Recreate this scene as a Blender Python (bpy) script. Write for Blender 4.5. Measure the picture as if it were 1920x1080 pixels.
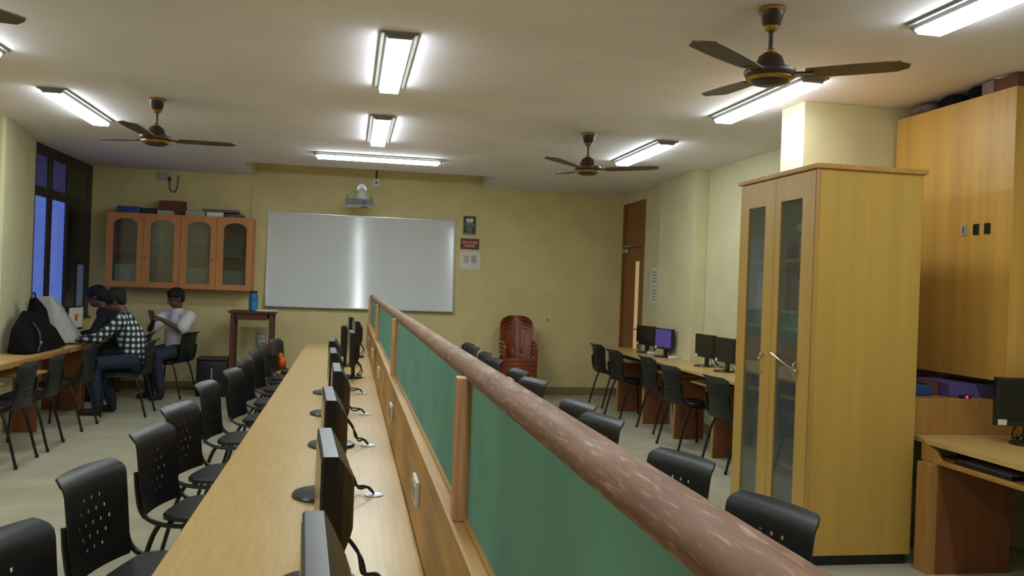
import bpy, bmesh, math, random
from mathutils import Vector, Matrix
random.seed(7)
PI = math.pi
for o in list(bpy.data.objects): bpy.data.objects.remove(o)
SC = bpy.context.scene
COL = SC.collection

# ------------------------------------------------------------------ camera, world, exposure
cam_d = bpy.data.cameras.new('camera'); cam = bpy.data.objects.new('camera', cam_d); COL.objects.link(cam)
FPX = 1650.0
cam_d.sensor_width = 36.0; cam_d.lens = 36.0 * FPX / 1920.0; cam_d.clip_start = 0.02; cam_d.clip_end = 200
cam.matrix_world = (Matrix.Translation((0, 0, 1.55)) @ Matrix.Rotation(-math.atan2(305, FPX), 4, 'Z')
                    @ Matrix.Rotation(PI / 2 - 3.7 / FPX, 4, 'X') @ Matrix.Rotation(math.radians(2.1), 4, 'Z'))
SC.camera = cam
world = bpy.data.worlds.new('dusk'); SC.world = world; world.use_nodes = True
bg = world.node_tree.nodes['Background']; bg.inputs[0].default_value = (0.11, 0.18, 0.50, 1); bg.inputs[1].default_value = 1.8
SC.view_settings.view_transform = 'Standard'; SC.view_settings.look = 'None'
SC.view_settings.gamma = 1.0; SC.view_settings.use_curve_mapping = False
SC.view_settings.exposure = -0.28
LAMP_POWER = 33.0

# ------------------------------------------------------------------ helpers
def lin(c):
    return tuple(((v / 255) / 12.92 if v / 255 <= .04045 else ((v / 255 + .055) / 1.055) ** 2.4) for v in c) + (1,)

def mat(name, c, rough=.5, metal=0, spec=.5, var=.0, scale=8, bump=0, c2=None, stretch=None, emit=None, coat=0):
    m = bpy.data.materials.new(name); m.use_nodes = True
    nt = m.node_tree; b = nt.nodes['Principled BSDF']
    b.inputs['Base Color'].default_value = lin(c); b.inputs['Roughness'].default_value = rough
    b.inputs['Metallic'].default_value = metal; b.inputs['Specular IOR Level'].default_value = spec
    b.inputs['Coat Weight'].default_value = coat
    if emit:
        b.inputs['Emission Color'].default_value = lin(emit[0]); b.inputs['Emission Strength'].default_value = emit[1]
    if var or c2 or bump:
        tc = nt.nodes.new('ShaderNodeTexCoord'); mp = nt.nodes.new('ShaderNodeMapping')
        mp.inputs['Scale'].default_value = stretch or (1, 1, 1)
        nz = nt.nodes.new('ShaderNodeTexNoise'); nz.inputs['Scale'].default_value = scale; nz.inputs['Detail'].default_value = 5
        nt.links.new(tc.outputs['Object'], mp.inputs[0]); nt.links.new(mp.outputs[0], nz.inputs['Vector'])
        if c2 is None: c2 = tuple(v * (1 - var) for v in c)
        rp = nt.nodes.new('ShaderNodeValToRGB')
        rp.color_ramp.elements[0].position = .35; rp.color_ramp.elements[1].position = .68
        rp.color_ramp.elements[0].color = lin(c2); rp.color_ramp.elements[1].color = lin(c)
        nt.links.new(nz.outputs['Fac'], rp.inputs[0]); nt.links.new(rp.outputs[0], b.inputs['Base Color'])
        if bump:
            bp = nt.nodes.new('ShaderNodeBump'); bp.inputs['Strength'].default_value = bump; bp.inputs['Distance'].default_value = .01
            nt.links.new(nz.outputs['Fac'], bp.inputs['Height']); nt.links.new(bp.outputs[0], b.inputs['Normal'])
    return m

def glass(name, tint=(1, 1, 1), refl=1.0, rough=0.02, grey_haze=0):
    m = bpy.data.materials.new(name); m.use_nodes = True; nt = m.node_tree; nt.nodes.clear()
    out = nt.nodes.new('ShaderNodeOutputMaterial'); mx = nt.nodes.new('ShaderNodeMixShader')
    tr = nt.nodes.new('ShaderNodeBsdfTransparent'); tr.inputs[0].default_value = tint + (1,)
    gl = nt.nodes.new('ShaderNodeBsdfGlossy'); gl.inputs['Roughness'].default_value = rough
    fr = nt.nodes.new('ShaderNodeLayerWeight'); fr.inputs[0].default_value = .5
    pw = nt.nodes.new('ShaderNodeMath'); pw.operation = 'POWER'; pw.inputs[1].default_value = 5; nt.links.new(fr.outputs['Facing'], pw.inputs[0])
    ml = nt.nodes.new('ShaderNodeMath'); ml.operation = 'MULTIPLY_ADD'; ml.inputs[1].default_value = .9 * refl; ml.inputs[2].default_value = .04 * refl; ml.use_clamp = True
    nt.links.new(pw.outputs[0], ml.inputs[0]); nt.links.new(ml.outputs[0], mx.inputs[0])
    nt.links.new(tr.outputs[0], mx.inputs[1]); nt.links.new(gl.outputs[0], mx.inputs[2])
    df = nt.nodes.new('ShaderNodeBsdfDiffuse'); df.inputs[0].default_value = (.42, .45, .45, 1)
    m2 = nt.nodes.new('ShaderNodeMixShader'); m2.inputs[0].default_value = grey_haze  # flat grey veil: greyish reflections and dust put into the colour
    nt.links.new(mx.outputs[0], m2.inputs[1]); nt.links.new(df.outputs[0], m2.inputs[2]); nt.links.new(m2.outputs[0], out.inputs[0])
    return m

M = {}
M['wall'] = mat('yellow_paint', (222, 206, 150), .6, var=.05, scale=3, bump=.02)
M['wall_pale'] = mat('cream_paint', (214, 208, 168), .6, var=.04, scale=3)
M['ceil'] = mat('ceiling_paint', (234, 229, 236), .85, spec=.2, var=.03, scale=2)
M['floor'] = mat('vitrified_floor', (196, 192, 166), .32, var=.10, scale=2.5)
M['base'] = mat('skirting_tile', (150, 128, 84), .4, var=.1)
M['desk'] = mat('beech_laminate', (212, 177, 112), .33, var=.07, scale=6, stretch=(12, .6, 4))
M['deskx'] = mat('beech_laminate_panel', (186, 136, 72), .42, var=.1, scale=5, stretch=(8, 8, .6))
M['cab'] = mat('cabinet_laminate', (204, 164, 80), .4, var=.06, scale=2.2, stretch=(5, 5, .25))
M['cabe'] = mat('cabinet_edge', (198, 150, 80), .4, var=.08, scale=4, stretch=(9, 9, .5))
M['ohead'] = mat('overhead_laminate', (212, 164, 78), .42, var=.10, scale=2, stretch=(5, 5, .25))
M['legpan'] = mat('brown_leg_panel', (140, 84, 48), .5, var=.12, scale=4, stretch=(6, 6, .5))
M['lowpan'] = mat('partition_veneer', (208, 160, 94), .42, var=.14, scale=4, stretch=(4, .5, 8))
M['post'] = mat('teak_post', (242, 176, 130), .45, var=.16, scale=6, stretch=(10, 10, .8))
M['green'] = mat('green_felt', (121, 186, 172), .7, spec=.3, var=.10, scale=4)
M['door'] = mat('door_veneer', (150, 92, 44), .42, var=.16, scale=4, stretch=(8, 8, .4))
M['redwood'] = mat('dark_red_wood', (98, 48, 34), .4, var=.2, scale=5, stretch=(8, 8, .6))
M['orangewood'] = mat('wall_cabinet_wood', (205, 136, 76), .4, var=.1, scale=5, stretch=(8, 8, .6))
M['black'] = mat('black_plastic', (24, 24, 26), .42, var=.1, scale=30)
M['chair'] = mat('black_chair_plastic', (22, 26, 30), .42, var=.15, scale=20)
M['tube'] = mat('black_enamel_tube', (15, 15, 16), .35, var=.1, scale=20)
M['mon'] = mat('monitor_black', (30, 30, 32), .30, var=.08, scale=25)
M['screen'] = mat('screen_off', (10, 10, 12), .16, var=.1, scale=4)
M['screen_lit'] = mat('screen_purple', (40, 34, 80), .2, emit=((88, 76, 150), .55), var=.1, scale=3)
M['screen_web'] = mat('screen_page', (150, 150, 140), .3, emit=((150, 150, 135), .5), var=.1, scale=12)
M['white'] = mat('white_plastic', (225, 225, 220), .4, var=.03)
M['paper'] = mat('paper', (226, 226, 222), .8, var=.04, scale=10)
M['ink'] = mat('grey_ink', (150, 150, 150), .8, var=.1)
M['sticker'] = mat('white_sticker', (215, 215, 210), .5, var=.05)
M['alu'] = mat('aluminium', (190, 192, 192), .35, metal=.9, var=.05)
M['chrome'] = mat('chrome', (210, 210, 208), .14, metal=1, var=.03)
M['brass'] = mat('brass', (190, 150, 70), .3, metal=.9, var=.1)
M['fanbrown'] = mat('fan_brown', (58, 38, 30), .35, var=.12, scale=12)
M['blade'] = mat('fan_blade_brown', (88, 70, 54), .45, var=.1, scale=8)
M['frame'] = mat('lamp_housing', (128, 128, 124), .5, var=.05)
M['lamp'] = mat('lamp_diffuser', (240, 240, 240), .5, emit=((242, 253, 255), LAMP_POWER), var=.01)
M['lamp_cross'] = mat('bright_lamp_diffuser', (240, 240, 240), .5, emit=((242, 253, 255), LAMP_POWER * 1.7), var=.01)
M['winframe'] = mat('dark_window_frame', (16, 14, 22), .4, var=.1)
M['wglass'] = glass('window_glass', (.82, .84, .92))
M['wglass_dim'] = glass('tinted_window_glass', (.34, .28, .34))
M['wdark'] = mat('blackened_glass', (5, 5, 10), .06, spec=.2, var=.05)
M['cglass'] = glass('cabinet_glass', (.78, .84, .82), 2.2, grey_haze=.11)  # even grey share stands in for pale reflections on old dusty panes
M['cglass_clear'] = glass('hanging_cabinet_glass', (.72, .76, .74), 2.0, grey_haze=.035)
M['board'] = mat('whiteboard_enamel', (222, 228, 232), .08, spec=1.0, var=.02, scale=2)
M['brownplastic'] = mat('brown_moulded_plastic', (140, 64, 36), .22, var=.12, scale=5)
M['blue'] = mat('blue_plastic', (36, 120, 175), .35, var=.06)
M['bluefile'] = mat('blue_board', (34, 78, 150), .5, var=.1)
M['purple'] = mat('lilac_folder', (98, 88, 160), .5, var=.08)
M['darkfile'] = mat('dark_binder', (38, 38, 46), .5, var=.15)
M['carton'] = mat('brown_carton', (112, 68, 50), .8, var=.1)
M['grey'] = mat('grey_plastic', (96, 98, 98), .45, var=.08)
M['ltgrey'] = mat('light_grey_card', (176, 176, 172), .6, var=.06)
M['greyfile'] = mat('grey_files', (120, 124, 122), .6, var=.25, scale=14, stretch=(1, 8, 1))
M['clothblack'] = mat('black_bag_fabric', (13, 12, 13), .9, spec=.2, var=.25, scale=30, bump=.1)
M['clothwhite'] = mat('white_cloth', (186, 188, 184), .8, var=.08, scale=12, bump=.1)
M['orange'] = mat('orange_cloth', (230, 100, 24), .7, var=.1)
M['skin'] = mat('brown_skin', (104, 66, 50), .55, var=.08, scale=20)
M['hair'] = mat('black_hair', (16, 14, 14), .8, var=.3, scale=40, bump=.3)
M['denim'] = mat('blue_denim', (40, 50, 74), .8, var=.2, scale=25)
M['denimbright'] = mat('bright_blue_denim', (46, 76, 150), .8, var=.2, scale=25)
M['whiteshirt'] = mat('white_shirt_cotton', (214, 212, 214), .8, var=.05, scale=15)
M['darkshirt'] = mat('dark_navy_cotton', (22, 22, 40), .8, var=.15, scale=15)
M['shoe'] = mat('dark_shoe', (30, 28, 28), .5, var=.1)
M['red'] = mat('red_print', (168, 44, 56), .6, var=.08)
M['postergrey'] = mat('dark_grey_print', (72, 76, 74), .6, var=.08)
M['led'] = mat('red_led', (255, 40, 60), .4, emit=((255, 30, 60), 4), var=.01)
M['corridor'] = mat('corridor_lit_glass', (220, 190, 150), .3, emit=((226, 186, 138), .42), var=.05, scale=2)
M['cardgrey'] = mat('grey_cardboard', (140, 126, 116), .8, var=.15)
M['mauve'] = mat('dull_mauve_cloth', (120, 100, 100), .8, var=.2, scale=12)

# checked shirt: crossing dark bands
def gingham():
    m = mat('checked_cotton', (220, 225, 215), .8); nt = m.node_tree; b = nt.nodes['Principled BSDF']
    tc = nt.nodes.new('ShaderNodeTexCoord'); sp = nt.nodes.new('ShaderNodeSeparateXYZ'); nt.links.new(tc.outputs['Object'], sp.inputs[0])
    def band(sock, per):
        a = nt.nodes.new('ShaderNodeMath'); a.operation = 'MULTIPLY'; a.inputs[1].default_value = 1 / per; nt.links.new(sock, a.inputs[0])
        f = nt.nodes.new('ShaderNodeMath'); f.operation = 'FRACT'; nt.links.new(a.outputs[0], f.inputs[0])
        g = nt.nodes.new('ShaderNodeMath'); g.operation = 'GREATER_THAN'; g.inputs[1].default_value = .5; nt.links.new(f.outputs[0], g.inputs[0]); return g.outputs[0]
    ad = nt.nodes.new('ShaderNodeMath'); ad.operation = 'ADD'; nt.links.new(sp.outputs[0], ad.inputs[0])
    mu = nt.nodes.new('ShaderNodeMath'); mu.operation = 'MULTIPLY'; mu.inputs[1].default_value = .6; nt.links.new(sp.outputs[1], mu.inputs[0]); nt.links.new(mu.outputs[0], ad.inputs[1])
    b1 = band(ad.outputs[0], .062); b2 = band(sp.outputs[2], .062)
    s = nt.nodes.new('ShaderNodeMath'); s.operation = 'ADD'; nt.links.new(b1, s.inputs[0]); nt.links.new(b2, s.inputs[1])
    h = nt.nodes.new('ShaderNodeMath'); h.operation = 'MULTIPLY'; h.inputs[1].default_value = .5; nt.links.new(s.outputs[0], h.inputs[0])
    rp = nt.nodes.new('ShaderNodeValToRGB'); e = rp.color_ramp.elements
    e[0].color = lin((222, 228, 216)); e[1].color = lin((18, 22, 34)); k = e.new(.5); k.color = lin((56, 74, 92))
    rp.color_ramp.interpolation = 'LINEAR'
    nt.links.new(h.outputs[0], rp.inputs[0]); nt.links.new(rp.outputs[0], b.inputs['Base Color']); return m
M['check'] = gingham()

# worn rail: varnished wood with pale scuffs along the grain
def worn():
    m = mat('worn_varnished_wood', (150, 100, 74), .34); nt = m.node_tree; b = nt.nodes['Principled BSDF']
    tc = nt.nodes.new('ShaderNodeTexCoord')
    def nz(sc, st, lo, hi):
        mp = nt.nodes.new('ShaderNodeMapping'); mp.inputs['Scale'].default_value = st; nt.links.new(tc.outputs['Object'], mp.inputs[0])
        n = nt.nodes.new('ShaderNodeTexNoise'); n.inputs['Scale'].default_value = sc; n.inputs['Detail'].default_value = 6; nt.links.new(mp.outputs[0], n.inputs['Vector'])
        r = nt.nodes.new('ShaderNodeMapRange'); r.inputs[1].default_value = lo; r.inputs[2].default_value = hi; nt.links.new(n.outputs['Fac'], r.inputs[0]); return r.outputs[0]
    def mixc(f, a, bb):
        x = nt.nodes.new('ShaderNodeMix'); x.data_type = 'RGBA'; nt.links.new(f, x.inputs[0])
        if isinstance(a, tuple): x.inputs[6].default_value = a
        else: nt.links.new(a, x.inputs[6])
        if isinstance(bb, tuple): x.inputs[7].default_value = bb
        else: nt.links.new(bb, x.inputs[7])
        return x.outputs[2]
    base = mixc(nz(6, (14, .8, 14), .3, .7), lin((116, 80, 60)), lin((148, 110, 86)))
    sc = mixc(nz(70, (3, .28, 3), .55, .70), base, lin((182, 148, 122)))
    dk = mixc(nz(22, (9, .4, 9), .58, .74), sc, lin((112, 88, 76)))
    nt.links.new(dk, b.inputs['Base Color'])
    r2 = nz(10, (4, .7, 4), .3, .7); mr = nt.nodes.new('ShaderNodeMapRange'); mr.inputs[3].default_value = .48; mr.inputs[4].default_value = .68; b.inputs['Specular IOR Level'].default_value = .35
    nt.links.new(r2, mr.inputs[0]); nt.links.new(mr.outputs[0], b.inputs['Roughness']); return m
M['rail'] = worn()

def link(o, parent=None):
    COL.objects.link(o)
    if parent is not None: o.parent = parent
    return o

def tag(o, label=None, cat=None, group=None, kind=None):
    if label: o['label'] = label
    if cat: o['category'] = cat
    if group: o['group'] = group
    if kind: o['kind'] = kind
    return o

def thing(name, label, cat, loc=(0, 0, 0), rz=0, group=None):
    o = bpy.data.objects.new(name, None); o.empty_display_size = .1; COL.objects.link(o)
    o.location = loc; o.rotation_euler = (0, 0, rz); return tag(o, label, cat, group)

def structure(name, loc=(0, 0, 0)):
    o = bpy.data.objects.new(name, None); COL.objects.link(o); o.location = loc; o['kind'] = 'structure'; return o

class MB:
    def __init__(s): s.bm = bmesh.new()
    def box(s, lo, hi, b=0, rot=None, seg=2):
        c = [(a + d) / 2 for a, d in zip(lo, hi)]; z = [abs(d - a) for a, d in zip(lo, hi)]
        t = bmesh.new(); bmesh.ops.create_cube(t, size=1)
        bmesh.ops.scale(t, vec=z, verts=t.verts)
        if b: bmesh.ops.bevel(t, geom=t.edges[:], offset=min(b, min(z) * .45), segments=seg, affect='EDGES', profile=.5)
        if rot: bmesh.ops.rotate(t, cent=(0, 0, 0), matrix=rot, verts=t.verts)
        bmesh.ops.translate(t, vec=c, verts=t.verts); return s.merge(t)
    def merge(s, t):
        me = bpy.data.meshes.new('t'); t.to_mesh(me); t.free(); s.bm.from_mesh(me); bpy.data.meshes.remove(me); return s
    def cyl(s, p0, p1, r0, r1=None, seg=12):
        r1 = r0 if r1 is None else r1; p0 = Vector(p0); p1 = Vector(p1); d = p1 - p0
        t = bmesh.new(); bmesh.ops.create_cone(t, cap_ends=True, segments=seg, radius1=r0, radius2=max(r1, 1e-4), depth=d.length)
        q = Vector((0, 0, 1)).rotation_difference(d).to_matrix(); bmesh.ops.rotate(t, cent=(0, 0, 0), matrix=q, verts=t.verts)
        bmesh.ops.translate(t, vec=(p0 + p1) / 2, verts=t.verts); return s.merge(t)
    def ball(s, c, r, rot=None, seg=14):
        if not hasattr(r, '__len__'): r = (r, r, r)
        t = bmesh.new(); bmesh.ops.create_uvsphere(t, u_segments=seg, v_segments=max(6, seg * 2 // 3), radius=1)
        bmesh.ops.scale(t, vec=r, verts=t.verts)
        if rot: bmesh.ops.rotate(t, cent=(0, 0, 0), matrix=rot, verts=t.verts)
        bmesh.ops.translate(t, vec=c, verts=t.verts); return s.merge(t)
    def cap(s, p0, r0, p1, r1, seg=12):
        s.cyl(p0, p1, r0, r1, seg); s.ball(p0, r0, seg=seg); s.ball(p1, r1, seg=seg); return s
    def tube(s, pts, r, seg=8, sub=6):
        pts = [Vector(p) for p in pts]; P = []
        n = len(pts)
        for i in range(n - 1):
            a, b, c, d = pts[max(i - 1, 0)], pts[i], pts[i + 1], pts[min(i + 2, n - 1)]
            for k in range(sub):
                t = k / sub
                P.append(.5 * ((2 * b) + (c - a) * t + (2 * a - 5 * b + 4 * c - d) * t * t + (3 * b - a - 3 * c + d) * t ** 3))
        P.append(pts[-1]); rings = []; up = None
        for i, p in enumerate(P):
            d = (P[min(i + 1, len(P) - 1)] - P[max(i - 1, 0)]).normalized()
            if up is None: up = d.orthogonal().normalized()
            up = (up - d * up.dot(d)).normalized(); w = d.cross(up)
            rings.append([s.bm.verts.new(p + r * (math.cos(2 * PI * k / seg) * up + math.sin(2 * PI * k / seg) * w)) for k in range(seg)])
        for a, b in zip(rings, rings[1:]):
            for k in range(seg): s.bm.faces.new((a[k], a[(k + 1) % seg], b[(k + 1) % seg], b[k]))
        s.bm.faces.new(rings[0][::-1]); s.bm.faces.new(rings[-1]); return s
    def lathe(s, prof, c=(0, 0, 0), seg=24, sx=1, sy=1):
        rings = [[s.bm.verts.new((c[0] + sx * r * math.cos(2 * PI * k / seg), c[1] + sy * r * math.sin(2 * PI * k / seg), c[2] + z)) for k in range(seg)] for r, z in prof]
        for a, b in zip(rings, rings[1:]):
            for k in range(seg): s.bm.faces.new((a[k], a[(k + 1) % seg], b[(k + 1) % seg], b[k]))
        s.bm.faces.new(rings[0][::-1]); s.bm.faces.new(rings[-1]); return s
    def prism(s, poly, axis, a, b):
        def P(u, v, w): return {'x': (w, u, v), 'y': (u, w, v), 'z': (u, v, w)}[axis]
        A = [s.bm.verts.new(P(u, v, a)) for u, v in poly]; B = [s.bm.verts.new(P(u, v, b)) for u, v in poly]; n = len(poly)
        s.bm.faces.new(A); s.bm.faces.new(B[::-1])
        for k in range(n): s.bm.faces.new((A[k], B[k], B[(k + 1) % n], A[(k + 1) % n]))
        return s
    def ring(s, outer, inner, axis, a, b):     # frame with an opening
        def P(u, v, w): return {'x': (w, u, v), 'y': (u, w, v), 'z': (u, v, w)}[axis]
        n = len(outer); L = [[s.bm.verts.new(P(u, v, w)) for u, v in lp] for lp in (outer, inner) for w in (a, b)]
        oa, ob, ia, ib = L
        for k in range(n):
            j = (k + 1) % n
            for q in ((oa[k], oa[j], ia[j], ia[k]), (ob[k], ib[k], ib[j], ob[j]), (oa[k], ob[k], ob[j], oa[j]), (ia[k], ia[j], ib[j], ib[k])): s.bm.faces.new(q)
        return s
    def mesh(s, name, m=None, smooth=False, angle=40):
        bmesh.ops.recalc_face_normals(s.bm, faces=s.bm.faces[:])
        me = bpy.data.meshes.new(name); s.bm.to_mesh(me); s.bm.free()
        if m is not None: me.materials.append(M[m] if isinstance(m, str) else m)
        if smooth:
            for p in me.polygons: p.use_smooth = True
            me.set_sharp_from_angle(angle=math.radians(angle))
        return me
    def build(s, name, m, parent=None, smooth=False, label=None, cat=None, kind=None, group=None, angle=40):
        o = bpy.data.objects.new(name, s.mesh(name, m, smooth, angle)); link(o, parent)
        return tag(o, label, cat, group, kind)

def bx(name, lo, hi, m, parent=None, b=.004, **k):
    o = MB().box(lo, hi, b).build(name, m, parent, **k); return o

def sbox(name, lo, hi, m, b=0): return bx(name, lo, hi, m, None, b, kind='structure')

def dup(root, loc=None, rz=None, label=None, cat=None, group=None):
    r = root.copy(); COL.objects.link(r)
    if loc is not None: r.location = loc
    if rz is not None: r.rotation_euler = (0, 0, rz)
    tag(r, label, cat, group)
    for ch in list(root.children):
        c = ch.copy(); COL.objects.link(c); c.parent = r
        for g in list(ch.children):
            d = g.copy(); COL.objects.link(d); d.parent = c
    return r

def text(body, size, m, parent, mtx, name='lettering'):
    cu = bpy.data.curves.new('txt', 'FONT'); cu.body = body; cu.size = size; cu.align_x = 'CENTER'; cu.align_y = 'CENTER'; cu.extrude = .0006; cu.resolution_u = 2
    t = bpy.data.objects.new('txt', cu); COL.objects.link(t); dg = bpy.context.evaluated_depsgraph_get(); dg.update()
    me = bpy.data.meshes.new_from_object(t.evaluated_get(dg)); bpy.data.objects.remove(t)
    me.transform(mtx); me.materials.clear(); me.materials.append(M[m])
    o = bpy.data.objects.new(name, me); return link(o, parent)

# ------------------------------------------------------------------ the room
H = 2.926
XL, XR, XR2 = -3.36, 3.92, 4.25
YB, YL, YR, YN = 12.43, 12.43, 12.43, -2.6
YD = 11.025           # far end of the long desk
SX0, SX1 = -1.31, 1.82  # slot in the ceiling before the back wall
sbox('floor', (-3.6, YN - .1, -.1), (4.5, 12.7, 0), 'floor')
MB().box((-3.6, YN - .1, H), (4.5, 11.03, H + .4)).box((-3.6, 11.03, H), (SX0, 12.7, H + .4)).box((SX1, 11.03, H), (4.5, 12.7, H + .4)).box((SX0, 11.03, H + .3), (SX1, 12.7, H + .4)).build('ceiling', 'ceil', kind='structure')
sbox('wall_back', (-3.6, YB, 0), (4.4, YB + .2, H + .3), 'wall')
sbox('wall_rear', (-3.6, YN - .1, 0), (4.5, YN, H), 'wall')
MB().box((XL - .2, YN, 0), (XL, 8.8, H)).box((XL - .2, 8.8, 0), (XL, YL, .95)).build('wall_left', 'wall', kind='structure')
MB().prism([(-3.56, 8.72), (-3.15, 8.72), (-3.13, 8.76), (XL + .002, 10.24), (XL - .03, 10.28), (-3.56, 10.28)], 'z', 0, H).build('wall_pillar_left', 'wall_pale', kind='structure')
MB().box((XR2, YN, 0), (XR2 + .2, 5.72, H)).box((XR, 6.05, 0), (XR + .5, 11.42, H)).box((XR, 12.40, 0), (XR + .5, YR, H)).box((XR, 11.42, 2.80), (XR + .5, 12.40, H)).build('wall_right', 'wall_pale', kind='structure')
sbox('wall_pillar_right', (3.10, 5.72, 0), (XR2 + .2, 6.05, H), 'wall_pale', .006)
sbox('wall_pillar_far_right', (3.76, 9.30, 0), (XR, 10.42, H), 'wall_pale', .006)
sbox('trim_1', (SX0, 11.03, H + .002), (SX0 + .012, YB, H + .3), 'wall')
sbox('trim_2', (-1.345, YB - .012, 1.2), (-1.325, YB, H), 'wall_pale', .002)
sbox('baseboard_back', (XL, YR - .014, 0), (XR, YR, .11), 'base', .003)
sbox('baseboard_right', (XR - .014, 6.05, 0), (XR, 9.30, .11), 'base', .003)

# window on the left, dusk outside
w = structure('window_1'); w['label'] = 'tall dark framed window with blue dusk outside'
wx = XL - .03
for (a, b_, c, d) in ((10.26, YL, H - .12, H), (10.26, YL, .95, 1.02), (10.26, YL, 2.35, 2.46)):
    bx('frame_rail', (wx - .012, a, c), (wx + .014, b_, d), 'winframe', w)
for (a, b_) in ((10.74, 10.88), (11.40, 11.50), (12.25, YL), (10.26, 10.33)):
    bx('mullion', (wx - .011, a, 1.02), (wx + .013, b_, H - .12), 'winframe', w)
for (a, b_) in ((10.33, 10.74), (10.88, 11.40)):
    bx('pane', (wx - .004, a, 1.02), (wx + .004, b_, 2.35), 'wglass', w, 0)
    bx('pane', (wx - .004, a, 2.46), (wx + .004, b_, H - .12), 'wglass_dim', w, 0)
bx('dark_pane', (wx - .006, 11.50, 1.66), (wx + .006, 12.25, 2.35), 'wdark', w, 0)
bx('dark_pane', (wx - .006, 11.50, 2.46), (wx + .006, 12.25, H - .12), 'wdark', w, 0)
bx('dark_pane', (wx - .006, 11.50, 1.02), (wx + .006, 11.86, 1.66), 'wdark', w, 0)
bx('mullion', (wx - .011, 11.86, 1.02), (wx + .013, 11.91, 1.66), 'winframe', w)
bx('pane', (wx - .004, 11.91, 1.02), (wx + .004, 12.25, 1.62), 'wglass', w, 0)
bx('frame_rail', (wx - .011, 11.50, 1.62), (wx + .013, 12.25, 1.68), 'winframe', w)
bx('sill', (XL - .19, 10.29, .93), (XL + .02, YL, .955), 'winframe', w)

# door at the far right
d = structure('door_1'); d['label'] = 'brown veneered door with a narrow lit glass strip'
bx('door_frame', (XR - .01, 11.42, 0), (XR + .10, 11.47, 2.80), 'door', d)
bx('door_frame', (XR - .01, 12.36, 0), (XR + .10, 12.40, 2.80), 'door', d)
bx('transom_panel', (XR + .02, 11.47, 2.20), (XR + .06, 12.36, 2.80), 'door', d)
bx('transom_rail', (XR, 11.47, 2.16), (XR + .08, 12.36, 2.20), 'door', d)
lf = MB().ring([(11.48, .01), (12.35, .01), (12.35, 2.155), (11.48, 2.155)], [(11.66, .55), (11.86, .55), (11.86, 1.96), (11.66, 1.96)], 'x', XR + .015, XR + .055).build('door_leaf', 'door', d)
bx('vision_glass', (XR + .03, 11.66, .55), (XR + .036, 11.86, 1.96), 'corridor', lf, 0)
bx('door_closer', (XR - .035, 12.12, 2.08), (XR + .015, 12.34, 2.145), 'alu', d, .01)
MB().tube([(XR - .02, 12.2, 2.15), (XR - .10, 12.05, 2.165), (XR - .01, 11.85, 2.17)], .008).build('closer_arm', 'alu', d, True)
MB().cyl((XR + .02, 11.56, 1.02), (XR - .04, 11.56, 1.02), .01).cyl((XR - .04, 11.56, 1.02), (XR - .04, 11.67, 1.02), .009).build('door_handle', 'alu', d, True)

# ------------------------------------------------------------------ ceiling lamps
def lamp(x, y, rz, label, slim=False):
    t = thing('ceiling_lamp', label, 'lamp', (x, y, H), rz, 'ceiling tube lamps')
    MB().box((-.105, -.70, -.014), (.105, .70, 0), .003).build('mounting_plate', 'frame', t)
    hs = MB(); hs.prism([(-.085, -.014), (.085, -.014), (.070, -.030), (-.070, -.030)], 'y', -.69, .69); hs.build('housing', 'frame', t)
    q = .95 if slim else 1
    d_ = MB(); A = [(-.070 * q, -.026), (.070 * q, -.026), (.062 * q, -.058), (-.062 * q, -.058)]
    L0 = [d_.bm.verts.new((x, sy * (.672 if z > -.04 else .655), z)) for sy in (-1, 1) for x, z in A]
    for i in range(4): d_.bm.faces.new((L0[i], L0[(i + 1) % 4], L0[4 + (i + 1) % 4], L0[4 + i]))
    d_.bm.faces.new(L0[:4]); d_.bm.faces.new(L0[4:]); d_.build('diffuser', 'lamp_cross' if slim else 'lamp', t)
    for s in (-1, 1):
        MB().box((-.068, s * .684 - .010, -.040), (.068, s * .680 + .010, -.024), .004).build('end_cap', 'frame', t)
    return t
for args in (
    (2.80, 8.33, 0, 'lit tube lamp between the far right fan and the pillar'),
    (2.80, 5.76, 0, 'lit tube lamp over the tall cabinet by the bright pillar'),
    (2.78, 3.27, 0, 'lit tube lamp at the top right corner of the picture'),
    (2.80, .78, 0, 'lit tube lamp on the right, behind the camera'),
    (.225, 8.07, 0, 'smaller looking lit lamp in the middle row, nearer the whiteboard'),
    (.225, 5.58, 0, 'lit lamp in the middle of the ceiling with a visible dark frame'),
    (.225, 3.10, 0, 'lit lamp of the middle row above the desk, out of view'),
    (.20, .62, 0, 'lit lamp straight above the camera'),
    (-2.27, 7.90, 0, 'lit tube lamp at the upper left beside the left fan'),
    (-2.27, 5.38, 0, 'lit tube lamp whose end shows at the left edge'),
    (-2.27, 2.95, 0, 'lit tube lamp on the left, out of view'),
    (.27, 9.83, PI / 2, 'lit lamp set crosswise in front of the projector', True)):
    lamp(*args)

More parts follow.
